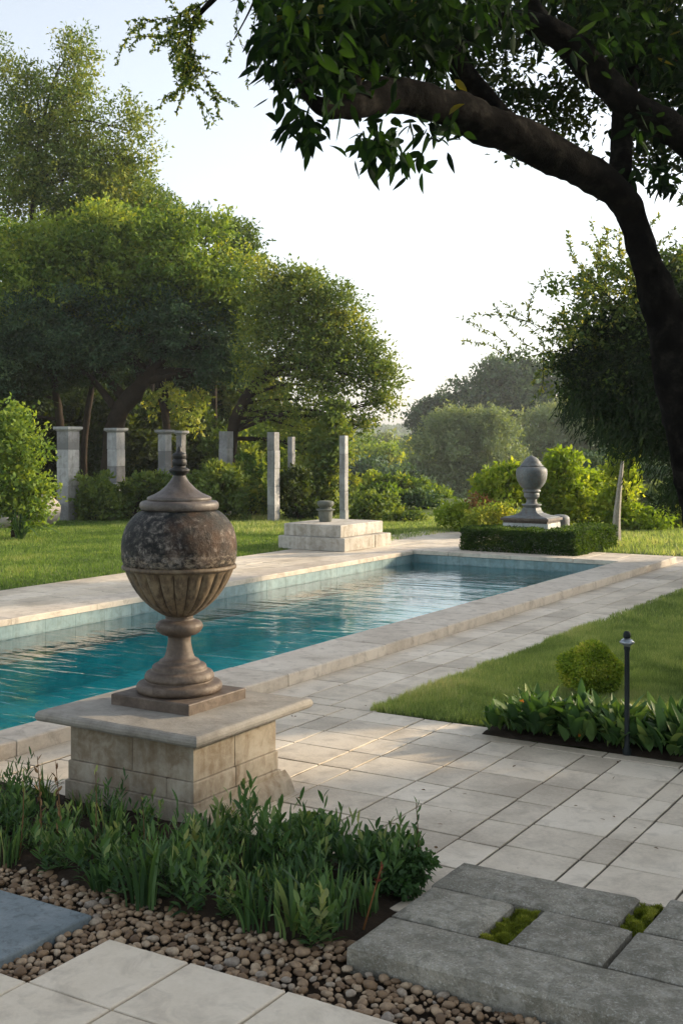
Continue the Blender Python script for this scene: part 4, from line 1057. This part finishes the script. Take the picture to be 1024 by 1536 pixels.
tree('feathery_tree','feathery pointed tree rising behind the dome canopy at upper middle left',None,34,[(225,760,5),(228,600,4),(225,450,3),(222,330,1.5)],
     [(215,330,28,40,0,.8),(232,352,24,34,0,.8),(205,365,30,34),(212,285,10,16,0,.4),(240,330,12,20,0,.5)],'leafA',leaf=.10,asp=.45,spacing=.4,per=22,spread=.12,plume=.5,tspan=(.1,.8),lift=.9,limbr=.25)
tree('feathery_tree','feathery tree whose two tufts top the dome canopy at its right',None,34.5,[(320,760,5),(322,600,4),(315,450,3),(305,370,1.5)],
     [(288,345,24,26,0,.8),(312,352,24,26,0,.8),(355,368,18,26,0,.8),(372,388,14,24,0,.7),(345,395,26,30)],'leafA',leaf=.10,asp=.45,spacing=.38,per=22,spread=.12,plume=.5,tspan=(0,.7),lift=.9,limbr=.25)
tree('dome_tree','broad dome shaped tree with sunlit yellow right shoulder, left of centre',None,29,[(255,770,6),(250,640,6),(235,560,6),(225,480,5),(230,420,3)],
     [(45,400,70,55),(130,375,75,55),(210,385,75,60),(290,395,65,55),(345,425,42,50),(260,440,80,50),(170,440,70,50),(70,450,70,45),(355,470,32,34),(310,465,50,40)],'leafB',leaf=.085,asp=.5,spacing=.36,per=32,spread=.19,plume=.48,tspan=(.0,.9))
tree('spreading_tree','dark blue green spreading tree with thick forked trunk behind the second column',None,29,[(163,770,15),(170,660,15),(178,620,14),(200,590,13),(228,555,9),(255,525,6)],
     [(45,480,70,42),(120,480,75,50),(200,490,75,48),(280,500,75,50),(345,520,55,50),(90,530,75,36),(165,535,60,28),(330,560,55,40),(385,570,30,30,0,.6),(20,540,50,45),(250,470,70,40)],'leafC',leaf=.07,asp=.45,spacing=.32,per=36,spread=.17,plume=.36,tspan=(0,1),limbr=.45,flat=.5)
tree('spreading_tree','thin twin trunked dark tree behind the thickest column',None,29.5,[(88,770,7),(92,680,7),(88,620,6),(80,560,5),(85,520,3)],
     [(60,560,55,35),(30,590,45,30),(100,575,40,25,0,.6),(0,620,30,30)],'leafD',leaf=.08,spacing=.34,per=26,tspan=(.2,1))
tree('spreading_tree','slender dark trunked tree between the first two columns',None,29.3,[(128,770,5),(126,690,5),(130,630,5),(140,570,4),(150,530,3)],
     [(130,555,40,24),(160,545,40,24)],'leafD',leaf=.08,spacing=.34,per=24)
tree('slender_tree','slender tree with reddish stem rising above the near urn finial',None,29,[(253,770,4),(252,700,4),(251,640,3.6),(250,580,2.5)],
     [(250,600,32,26,0,.6),(280,615,30,24,0,.6)],'leafA',leaf=.09,spacing=.4,per=20,tspan=(.3,1))
tree('leaning_tree','tree leaning right over the garden with trailing branches at centre left',None,27.5,[(330,790,8),(343,700,8),(350,640,9),(362,610,8.5),(380,580,8),(398,562,7),(425,530,5),(460,500,3.5)],
     [(395,435,34,30),(425,425,22,16),(445,450,45,34),(490,455,30,26),(505,480,38,34),(410,490,50,42),(460,505,55,40),(525,510,36,34),(548,540,30,26),(572,565,17,24,0,.9),(558,575,16,12,0,.7),(480,545,55,28,0,.8),(435,560,50,28,0,.55),(390,560,35,40,0,.6),(500,570,40,20,0,.6),
      (460,600,42,34,0,.6),(500,620,20,42,0,.6),(492,670,26,50,0,.9),(440,640,38,40,0,.7),(572,603,9,7,0,.8),(400,620,34,30,0,.5),(470,690,30,40,0,.9),(505,590,30,14,0,.4),(540,640,5,4,0,.5)],'leafA',leaf=.07,asp=.5,spacing=.30,per=27,spread=.16,plume=.40,tspan=(.1,.95),limbr=.3)
# right side
S('shrub','yellow green upright shrub left of the far urn',None,22.5,[(752,742,32,36),(772,730,18,28),(735,735,18,22),(763,720,14,18)],'leafY',leaf=.08,asp=.5,spacing=.2,per=22)
S('shrub','rusty leaved little shrub left of the far urn, among yellow green ones',None,22,[(718,757,12,12),(728,768,12,10)],'rust',leaf=.05,tspan=(0,1),per=7)
S('shrub','rounded yellow green shrub at the path edge left of the hedge',None,22.3,[(685,780,26,19),(700,775,18,16)],'leafY',leaf=.05,asp=.6,tspan=(0,.8),spacing=.17)
S('shrub','low feathery green shrub just left of the far pedestal',None,21,[(725,782,30,14),(748,778,20,16)],'leafB',leaf=.05,spacing=.17,tspan=(.4,1))
S('shrub','bright yellow green bush immediately right of the far urn',None,23,[(848,735,34,40),(840,705,18,20),(862,762,32,26),(828,755,20,26)],'leafY',leaf=.08,asp=.5,spacing=.2,per=22,tspan=(0,.9))
S('shrub','yellow green bush between the far urn bush and the wooden stake',None,23.6,[(888,745,30,36),(880,765,30,24)],'leafY',leaf=.08,asp=.5,spacing=.2,per=22,tspan=(0,.9))
S('shrub','tallest yellow green bush with a pointed tip behind the wooden stake',None,22.5,[(930,735,22,38),(935,705,14,26),(940,685,7,14),(925,765,28,26)],'leafY',leaf=.08,asp=.5,spacing=.2,per=22,tspan=(.1,1))
S('shrub','low bright green rounded shrub right of the wooden stake',None,22.5,[(975,790,28,22),(955,797,18,14),(995,795,18,16)],'leafY',leaf=.06,asp=.5,tspan=(0,.6),spacing=.17)
S('shrub','low green shrub cut by the right picture edge',None,23,[(1018,790,22,26),(1040,785,26,32)],'leafB',leaf=.07,tspan=(.3,1))
S('shrub','dark shrub behind the bright bushes near the right edge',None,27,[(960,765,40,28),(1005,760,35,30)],'leafG',leaf=.09)
mid='rounded green bushes beyond the pool end'
S('shrub','mid green bush in the hollow right of the rounded column shrub',mid,31,[(600,765,34,22),(575,750,26,18)],'leafB',leaf=.10,spacing=.3,per=26,base=-.03,tspan=(.0,.7))
S('shrub','dark bush in the hollow left of the yellow green rounded shrub',mid,30,[(645,775,26,20),(630,760,28,22)],'leafC',leaf=.09,spacing=.3,per=26,base=-.03)
S('shrub','sunlit green bush sloping behind the hollow bushes',mid,38,[(560,738,35,20),(600,735,35,20),(640,745,30,22)],'leafB',leaf=.12,spacing=.4,per=26,base=-.5)
tree('willow_tree','large rounded grey green willow like tree right of centre',None,72,[(700,800,8),(702,760,8),(700,710,6),(705,670,4)],
     [(700,665,62,48),(660,690,48,50),(745,690,55,50),(640,730,45,42),(700,730,70,42),(765,735,45,42),(720,640,45,24),(670,655,40,26),(610,748,30,24)],'leafG',leaf=.21,asp=.3,spacing=.75,per=34,spread=.36,plume=.6,tspan=(0,.9),lift=.5,basez=-5)
tree('tall_far_tree','tall dark rounded tree behind the willow like tree',None,105,[(745,760,9),(748,680,8),(745,620,6),(740,590,4)],
     [(735,580,42,38),(770,560,42,30),(700,595,30,30),(810,565,35,28),(770,600,50,36),(820,600,35,28,0,.7),(700,620,36,24),(850,585,28,26,0,.7),(795,630,50,34),(735,625,45,30)],'leafC',leaf=.3,spacing=1.15,per=30,spread=.54,plume=.85,tspan=(.1,1),basez=-5.5)
tree('tall_far_tree','small dark far tree peeping out left of the willow like crown',None,108,[(645,740,4),(645,680,3.5),(643,630,2.5)],
     [(645,625,26,16),(635,645,20,18),(660,610,16,10)],'leafC',leaf=.3,spacing=1.1,per=26,spread=.5,plume=.7,basez=-5.5)
tree('grey_green_tree','wide hazy grey green tree between willow and dark right tree',None,80,[(850,790,8),(848,720,7),(845,670,4)],
     [(840,650,62,42),(890,650,60,48),(820,690,55,40),(880,700,75,50),(945,690,65,60),(935,640,45,40)],'leafG',leaf=.24,asp=.35,spacing=.85,per=34,spread=.42,plume=.7,tspan=(.1,1),lift=.6,basez=-5.2)
tree('grey_green_tree','low blue green tree behind the yellow green bushes at right',None,40,[(905,800,7),(905,760,6),(900,720,4)],
     [(870,725,60,34),(930,725,65,40),(985,735,55,42),(820,745,40,26),(1030,720,50,50)],'leafC',leaf=.12,asp=.35,spacing=.42,per=34,spread=.2,plume=.35,tspan=(.3,1),basez=-.6)
ft='distant trees in the valley below the hills'
for (x,y,rx,ry,D,lab,mt) in [(560,688,42,26,85,'distant green round tree left in the valley, right of the thinnest column','leafB'),(605,690,34,24,92,'distant green tree in the valley left of the willow like crown','leafB'),
     (545,715,40,26,62,'darker valley tree below the distant round one','leafC'),(592,722,36,22,60,'dark valley tree above the hollow bushes','leafC'),(640,672,30,14,130,'far small valley tree against the hills','leafG'),(585,672,34,10,135,'far low valley tree line bush under the hill','leafG'),(520,676,30,12,120,'far low tree just behind the thinnest column top','leafG')]:
    k_=D/60; tree('valley_tree',lab,ft,D,[(x,y+ry*2.4,3),(x,y+ry,2.5),(x,y,2)],[(x,y,rx,ry*.8),(x-rx*.45,y+ry*.4,rx*.6,ry*.7),(x+rx*.5,y+ry*.35,rx*.6,ry*.7)],mt,leaf=.2*k_,spacing=.75*k_,per=24,spread=.34*k_,plume=.4*k_,basez=-5.5,limbs=False)

# sprays: twigs with leaves along them
def sprays(root,org,mb,starts,L,r0,gen,leafP,lean=.5,kinks=3,droop=0.0):
    chf=leafP.get('ch',.55)
    """recursive twigs; appends leaf points+dirs to leafP"""
    for (s,d,l,r) in starts:
        p=np.array(s,float); d=np.array(d,float); pts=[p.copy()]; n=kinks+1
        for i in range(n):
            d=unit(d+rng.normal(size=3)*.22+np.array([0,0,-droop])); p=p+d*l/n; pts.append(p.copy())
            if gen>0:
                for q in range(2): 
                    d2=unit(d+rng.normal(size=3)*.8)
                    sprays(root,org,mb,[(p,d2,l*chf,r*.5)],L,r0,gen-1,leafP,lean,kinks,droop)
            if gen<=1:
                for q in range(leafP['n']):
                    t_=rng.uniform(0,1); leafP['P'].append(pts[-2]*(1-t_)+pts[-1]*t_); leafP['D'].append(unit(d*.6+rng.normal(size=3)*.7+np.array([0,0,-leafP.get('dr',0)])))
        tube(mb,[q-org for q in pts],[max(r*(1-.75*i/n),.0015) for i in range(n+1)],5,2)
# dark right tree
def right_tree():
    D=16.0; b_=W(1120,660+H*F/D,D); b_[2]=0
    root=empty('dark_tree',tuple(b_),'dark drooping tree behind the big trunk at the right edge with twigs reaching left','tree')
    mb=MB(); P=[b_,W(1100,780,D),W(1070,640,D),W(1040,540,D),W(1020,440,D)]
    tube(mb,[p-b_ for p in P],[.17,.15,.12,.08,.03],10,5,.25)
    bl=pb(D,[(960,540,60,50),(1010,560,70,70),(930,590,60,40),(980,630,55,48),(1030,660,50,60),(900,560,45,35,0,.9),(880,600,40,30,0,.8),(870,545,35,25,0,.5),(905,510,35,28,0,.6),(1010,470,50,50,0,.9),(975,450,40,40,0,.6),(1000,410,30,30,0,.45),(950,640,45,30),(990,580,50,50),(1060,520,60,80),(1100,600,80,90),(1120,480,90,80),(940,500,50,35,0,.6),(1030,730,28,30,0,.9),(1150,700,80,80)])
    for (c,r,den) in bl:
        s=P[2]*.5+P[3]*.5; m=(s+c)/2+rng.normal(size=3)*.1; tube(mb,[s-b_,m-b_,c-b_],[.05,.03,.012],6,4)
    lp_={'P':[],'D':[],'n':15}
    starts=[]
    for (x0,y0,x1,y1) in ((930,520,775,436),(930,515,800,440),(940,500,840,405),(950,480,870,415),(960,460,885,372),(975,450,905,390),(900,540,820,500),(985,440,940,385),(1010,440,1000,365),(1000,470,1020,350),(920,560,830,545),(920,520,845,460)):
        a=W(x0,y0,D); c=W(x1,y1,D-.3+rng.normal()*.4); starts.append((a,unit(c-a),np.linalg.norm(c-a)*1.02,.012))
        tube(mb,[P[3]-b_,(P[3]+a)/2-b_,a-b_],[.04,.022,.013],5,3)
    sprays(root,b_,mb,starts,1,.01,1,lp_)
    mb.build('trunk',M['bark'],root,smooth=True)
    C,O=clumps_from_blobs(bl,.24,(.3,1))
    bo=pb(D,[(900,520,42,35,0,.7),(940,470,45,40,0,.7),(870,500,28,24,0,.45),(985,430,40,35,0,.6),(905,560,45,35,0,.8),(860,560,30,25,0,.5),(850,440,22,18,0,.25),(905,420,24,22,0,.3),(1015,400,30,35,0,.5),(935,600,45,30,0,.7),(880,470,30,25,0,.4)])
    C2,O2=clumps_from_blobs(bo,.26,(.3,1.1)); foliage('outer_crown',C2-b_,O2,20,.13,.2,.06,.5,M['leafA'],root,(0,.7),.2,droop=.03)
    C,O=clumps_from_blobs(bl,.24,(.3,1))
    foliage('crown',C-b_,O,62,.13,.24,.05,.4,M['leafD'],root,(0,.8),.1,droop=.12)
    PP=np.array(lp_['P'])-b_; DD=np.array(lp_['D']); V,Q,T=leaf_quads(PP,DD,.065*rng.uniform(.7,1.3,len(PP)),.028,rng.uniform(.2,1,len(PP))); link('twig_leaves',np_mesh('twig_leaves',V,Q,{'tint':T}),M['leafA'],root)
    # long drooping strap foliage
    n=1100; C=[];Dd=[]
    for (x,y,rx,ry) in ((900,640,40,25),(940,665,40,30),(980,690,35,35),(1010,730,22,30),(860,610,25,20),(960,610,60,40)):
        m=n//6; C.append(np.array([W(x+rng.normal()*rx*.5,y+rng.normal()*ry*.5,D-.6+rng.normal()*.4) for _ in range(m)])); Dd.append(unit(np.column_stack([rng.normal(-.35,.35,m)*CY,rng.normal(-.35,.35,m)*SY,-1+rng.normal(0,.3,m)])))
    PP=np.concatenate(C)-b_; DD=np.concatenate(Dd); V,Q,T=leaf_quads(PP,DD,rng.uniform(.10,.2,len(PP)),.018,rng.uniform(0,.6,len(PP))); link('drooping_leaves',np_mesh('drooping_leaves',V,Q,{'tint':T}),M['leafD'],root)
right_tree()

# the big overhanging tree
def big_tree():
    D=8.0; b_=G(1112,660+H*F/D); b_[2]=-.03
    root=empty('overhanging_tree',tuple(b_),'big dark tree at the right whose thick limbs arch over the pool from above','tree')
    mb=MB()
    def limb(pts,seg=16,rough=.18):
        P=[W(x,y,d) for (x,y,r,d) in pts]; Rr=[r*d/F for (x,y,r,d) in pts]
        tube(mb,[p-b_ for p in P],Rr,seg,6,rough); return P
    limb([(1112,1045,62,8),(1090,930,50,8),(1068,820,42,8),(1052,730,37,8),(1036,650,35,8),(1020,580,34,8),(1003,510,31,8),(988,450,27,8),(968,390,23,8),(948,330,22,8),(932,296,23,7.9),(895,268,25,7.8),(850,242,27,7.6),(800,218,30,7.4),(750,195,31,7.2),(700,172,29,7),(650,155,27,6.8),(600,143,26,6.6),(555,146,25,6.4),(520,158,20,6.2),(492,162,15,6.1),(468,150,9,6),(445,120,5,6)],24,.20)
    limb([(800,225,20,7.4),(765,190,18,7.4),(730,150,16,7.4),(700,112,16,7.4),(672,75,16,7.3),(640,35,15,7.2),(600,-15,14,7.1),(560,-70,10,7)])
    limb([(1060,745,30,8),(1100,600,30,8.1),(1125,450,29,8.2),(1115,330,28,8.2),(1075,255,26,8.1),(1024,205,24,8),(975,175,23,7.9),(930,145,22,7.8),(885,100,22,7.7),(850,62,22,7.6),(810,38,19,7.5),(765,28,13,7.5),(720,45,11,7.4),(690,70,9,7.4)])
    limb([(820,40,15,7.5),(795,0,13,7.5),(770,-50,11,7.4)],10)
    limb([(938,318,18,7.95),(932,270,17,8.1),(932,210,16,8.3),(938,140,17,8.4),(946,70,16,8.5),(955,0,15,8.6),(958,-60,13,8.6)])
    limb([(520,165,16,6.2),(530,120,13,6.3),(515,70,10,6.4),(540,20,8,6.4)],9)
    limb([(600,-15,12,7.1),(520,-60,9,7.6),(420,-70,7,8.2),(350,-30,6,8.6),(318,0,5,8.8),(298,22,4,8.9),(288,42,2.6,8.9)],8,.1)
    limb([(420,-70,5,8.2),(395,-30,3,8.4),(372,20,1.5,8.5),(350,60,1,8.5)],6,.1)
    lp_={'P':[],'D':[],'n':8,'dr':.2,'ch':.42}; st=[]
    # fine hanging sprigs upper left
    for (x0,y0,x1,y1) in ((300,10,225,40),(295,20,240,80),(288,42,250,110),(288,40,272,150),(285,42,290,110),(290,30,215,15),(310,0,255,20),(280,45,262,120),(287,44,235,60),(275,60,280,155)):
        a=W(x0,y0,8.9); c=W(x1,y1,8.9+rng.normal()*.25); st.append((a,unit(c-a),np.linalg.norm(c-a),.006))
    sprays(root,b_,mb,st,1,.01,1,lp_,kinks=3,droop=.12)
    st=[]; lp2={'P':[],'D':[],'n':6,'dr':.2,'ch':.25}
    for (x0,y0,x1,y1) in ((372,0,335,10),(360,-5,340,70),(345,60,352,95),(385,10,372,80),(392,20,380,110),(400,40,365,110),(378,80,372,130),(410,60,395,118)):
        a=W(x0,y0,8.4); c=W(x1,y1,8.4+rng.normal()*.1); st.append((a,unit(c-a),np.linalg.norm(c-a),.004))
    sprays(root,b_,mb,st,1,.01,0,lp2,kinks=3,droop=.15)
    lp_['P']+=lp2['P']; lp_['D']+=lp2['D']
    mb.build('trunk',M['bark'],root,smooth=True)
    PP=np.array(lp_['P'])-b_; DD=np.array(lp_['D']); V,Q,T=leaf_quads(PP,DD,.034*rng.uniform(.7,1.3,len(PP)),.02,rng.uniform(0,.9,len(PP))); link('sprig_leaves',np_mesh('sprig_leaves',V,Q,{'tint':T}),M['leafA'],root)
    # large glossy leaves: rosettes (centre px, depth)
    mb2=MB(); P=[];Dd=[];T=[]
    def ros(x,y,d,n,spread=.06,down=.4):
        c=W(x,y,d)
        for _ in range(n):
            dr=unit(rng.normal(size=3)+np.array([0,0,-down])); P.append(c+rng.normal(size=3)*spread*.9); Dd.append(dr); T.append(rng.uniform(0,.75)**1.3 if rng.random()>.01 else 1)
    areas=[(470,20,75,40,60,6.3),(430,60,40,50,26,6.2),(470,85,55,45,40,6.5),(540,60,60,50,50,6.9),(480,125,35,22,9,6.15),(600,50,60,50,48,7.2),(660,30,60,40,34,6.9),(560,10,80,25,36,6.7),(640,100,50,30,16,7.3),(720,15,70,25,26,7.1),
           (880,15,90,35,50,8.1),(970,40,70,60,70,8.4),(1000,120,45,70,55,8.4),(900,60,40,40,12,7.7),(940,230,30,50,9,8.0),(455,180,22,16,4,6.1),(610,200,60,20,11,6.6),(595,232,42,18,8,6.55),(550,220,18,16,2,6.5),(655,195,25,16,3,6.7),(1000,260,22,28,6,8.0),(740,255,20,18,0,7.2)]
    for (x,y,rx,ry,n,d) in areas:
        for _ in range(n):
            ros(x+rng.uniform(-1,1)*rx,y+rng.uniform(-1,1)*ry,d+rng.normal()*.35,rng.integers(5,9))
    # hanging end rosettes of the photograph
    for (x,y,n) in ((470,190,7),(455,205,5),(440,180,4),(415,150,3),(410,100,4),(420,70,5),(405,40,5),(590,240,5),(560,230,4),(630,240,4)): ros(x,y,6.15 if x<500 else 6.5,n,.03,.7)
    P=np.array(P);Dd=np.array(Dd);T=np.array(T)
    Lg=rng.uniform(.075,.135,len(P))
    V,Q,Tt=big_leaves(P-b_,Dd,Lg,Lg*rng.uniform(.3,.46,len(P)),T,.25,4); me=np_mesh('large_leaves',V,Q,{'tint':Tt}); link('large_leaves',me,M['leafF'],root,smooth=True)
    # small leaves crown, with gaps
    bl=pb(8.9,[(760,110,60,50,0,.6),(810,150,60,50,0,.6),(720,160,40,40,0,.5),(860,200,50,40,0,.55),(780,215,45,22,0,.5),(700,40,70,40,0,.6),(840,30,80,35,0,.8),(950,60,80,70,0,1),(1000,160,55,60,0,1),(990,240,35,35,0,.5),(880,120,45,60,0,.5),(620,40,60,50,-.8,.5),
               (1110,60,110,110,0,1),(1160,230,100,110,0,1),(960,-90,220,90,0,1),(660,-90,200,90,-.8,1),(400,-160,150,80,0,.6),(1240,130,130,140,0,1),])
    for c_ in ((-1.2,2.2,5.6),(.8,3.6,5.4),(-3.0,1.6,5.7),(.2,.2,5.6),(-.6,5.2,5.3),(1.8,1.6,5.2),(-2.6,4.2,5.9),(2.4,5.2,5.0),(-1.2,-1.2,5.4)): bl.append((np.array(c_),(1.4,1.4,.6),.34))  # unseen leaf blobs added overhead to shade the trunk and foreground
    C,O=clumps_from_blobs(bl,.17,(.2,1))
    foliage('small_leaves',C-b_,O,20,.085,.12,.045,.5,M['leafD'],root,(.1,1),-.2,droop=.05)
big_tree()
# unseen trees added off to the right so that the terrace lies in shade
def added_shade_tree(x,y,h,r,label):
    root=empty('unseen_shade_tree',(x,y,0),label,'tree','unseen trees added at the right to block the sun'); mb=MB()
    tube(mb,[(0,0,0),(.1,.05,h*.3),(0,0,h*.7)],[.16,.12,.06],8,4,.2); mb.build('trunk',M['bark'],root)
    bl=[(np.array([rng.normal()*r*.3,rng.normal()*r*.3,h*f]),(r*q,r*q,h*.24),.8) for f,q in ((.22,.9),(.45,1),(.68,.9),(.88,.6))]
    C,O=clumps_from_blobs(bl,.42,(.2,1)); foliage('crown',C,O,22,.2,.2,.14,.6,M['leafA'],root,(0,.8))
for (x,y,h,r,l) in ((3.2,8.9,4.7,2.12,'unseen tree added for shade off to the right of the terrace, nearest'),(3.0,17.2,5.2,2.0,'unseen tree added for shade off to the right beyond the lawn'),(2.0,20.3,5.0,1.8,'unseen tree added for shade farthest along the right edge'),(6.4,9.3,5.2,2.4,'unseen tree added for shade far off to the right of the terrace')):
    added_shade_tree(x,y,h,r,l)
#@@LIGHT
# far forest on the hills
def hill_forest():
    n=5200; C=[]
    while len(C)<n:
        D=rng.uniform(430,720); px=rng.uniform(470,720); p=W(px,0,D); C.append((p[0],p[1],terr(p[0],p[1])+rng.uniform(0,1.8)))
    C=np.array(C); O=unit(rng.normal(size=C.shape)+np.array([0,0,1.]))
    o=foliage('hill_forest',C,O,12,1.6,1.6,1.5,.8,M['leafC'],None,(.3,1)); tag(o,'hazy woodland covering the far hills','woodland',kind='stuff')
hill_forest()

cam=bpy.data.cameras.new('camera'); co=bpy.data.objects.new('camera',cam); COL.objects.link(co)
co.location=(0,0,H); co.rotation_euler=(math.pi/2,0,YAW)
cam.sensor_fit='HORIZONTAL'; cam.sensor_width=36; cam.lens=F/1024*36; cam.shift_y=-(768-660)/1024
cam.clip_end=3000; cam.clip_start=.05; scene.camera=co

SUN_EL=R(17)
az=R(70)  # to the right of the view direction
d=FWD*math.cos(az)+RIGHT*math.sin(az)
sd=np.array([d[0]*math.cos(SUN_EL),d[1]*math.cos(SUN_EL),math.sin(SUN_EL)])
sl=bpy.data.lights.new('sun','SUN'); sl.energy=3.0; sl.angle=R(3); sl.color=(1.0,.80,.55)
so=bpy.data.objects.new('sun',sl); COL.objects.link(so); so.rotation_euler=Vector(-sd).to_track_quat('-Z','Y').to_euler(); so.location=(5,5,20)
w=bpy.data.worlds.new('World'); scene.world=w; w.use_nodes=True; nt=w.node_tree; nt.nodes.clear()
sk=nt.nodes.new('ShaderNodeTexSky'); sk.sky_type='NISHITA'; sk.sun_disc=False; sk.sun_elevation=SUN_EL; sk.sun_rotation=math.atan2(sd[0],sd[1])
sk.air_density=1.0; sk.dust_density=2.2; sk.ozone_density=1.0; sk.altitude=50
hs=nt.nodes.new('ShaderNodeHueSaturation'); hs.inputs['Saturation'].default_value=.45
bg=nt.nodes.new('ShaderNodeBackground'); bg.inputs[1].default_value=.14
ow=nt.nodes.new('ShaderNodeOutputWorld')
nt.links.new(sk.outputs[0],hs.inputs['Color']); nt.links.new(hs.outputs[0],bg.inputs[0]); nt.links.new(bg.outputs[0],ow.inputs[0])
# air
mb=MB(); mb.box(-700,500,-60,900,-12,30)
m,nt,out=newmat('haze'); v=nt.nodes.new('ShaderNodeVolumePrincipled'); v.inputs['Density'].default_value=.00055; v.inputs['Color'].default_value=(.93,.96,1,1); v.inputs['Anisotropy'].default_value=.3
nt.links.new(v.outputs[0],out.inputs['Volume'])
HAZE=True
if HAZE:
    hz=mb.build('haze',m); tag(hz,'thin evening haze over the valley','haze',kind='stuff')
vs=scene.view_settings; vs.view_transform='Standard'; vs.look='None'; vs.exposure=1.27; vs.gamma=1; vs.use_curve_mapping=False
scene.cycles.max_bounces=6; scene.cycles.transparent_max_bounces=8; scene.cycles.diffuse_bounces=3; scene.cycles.volume_bounces=0
scene.cycles.use_denoising=True
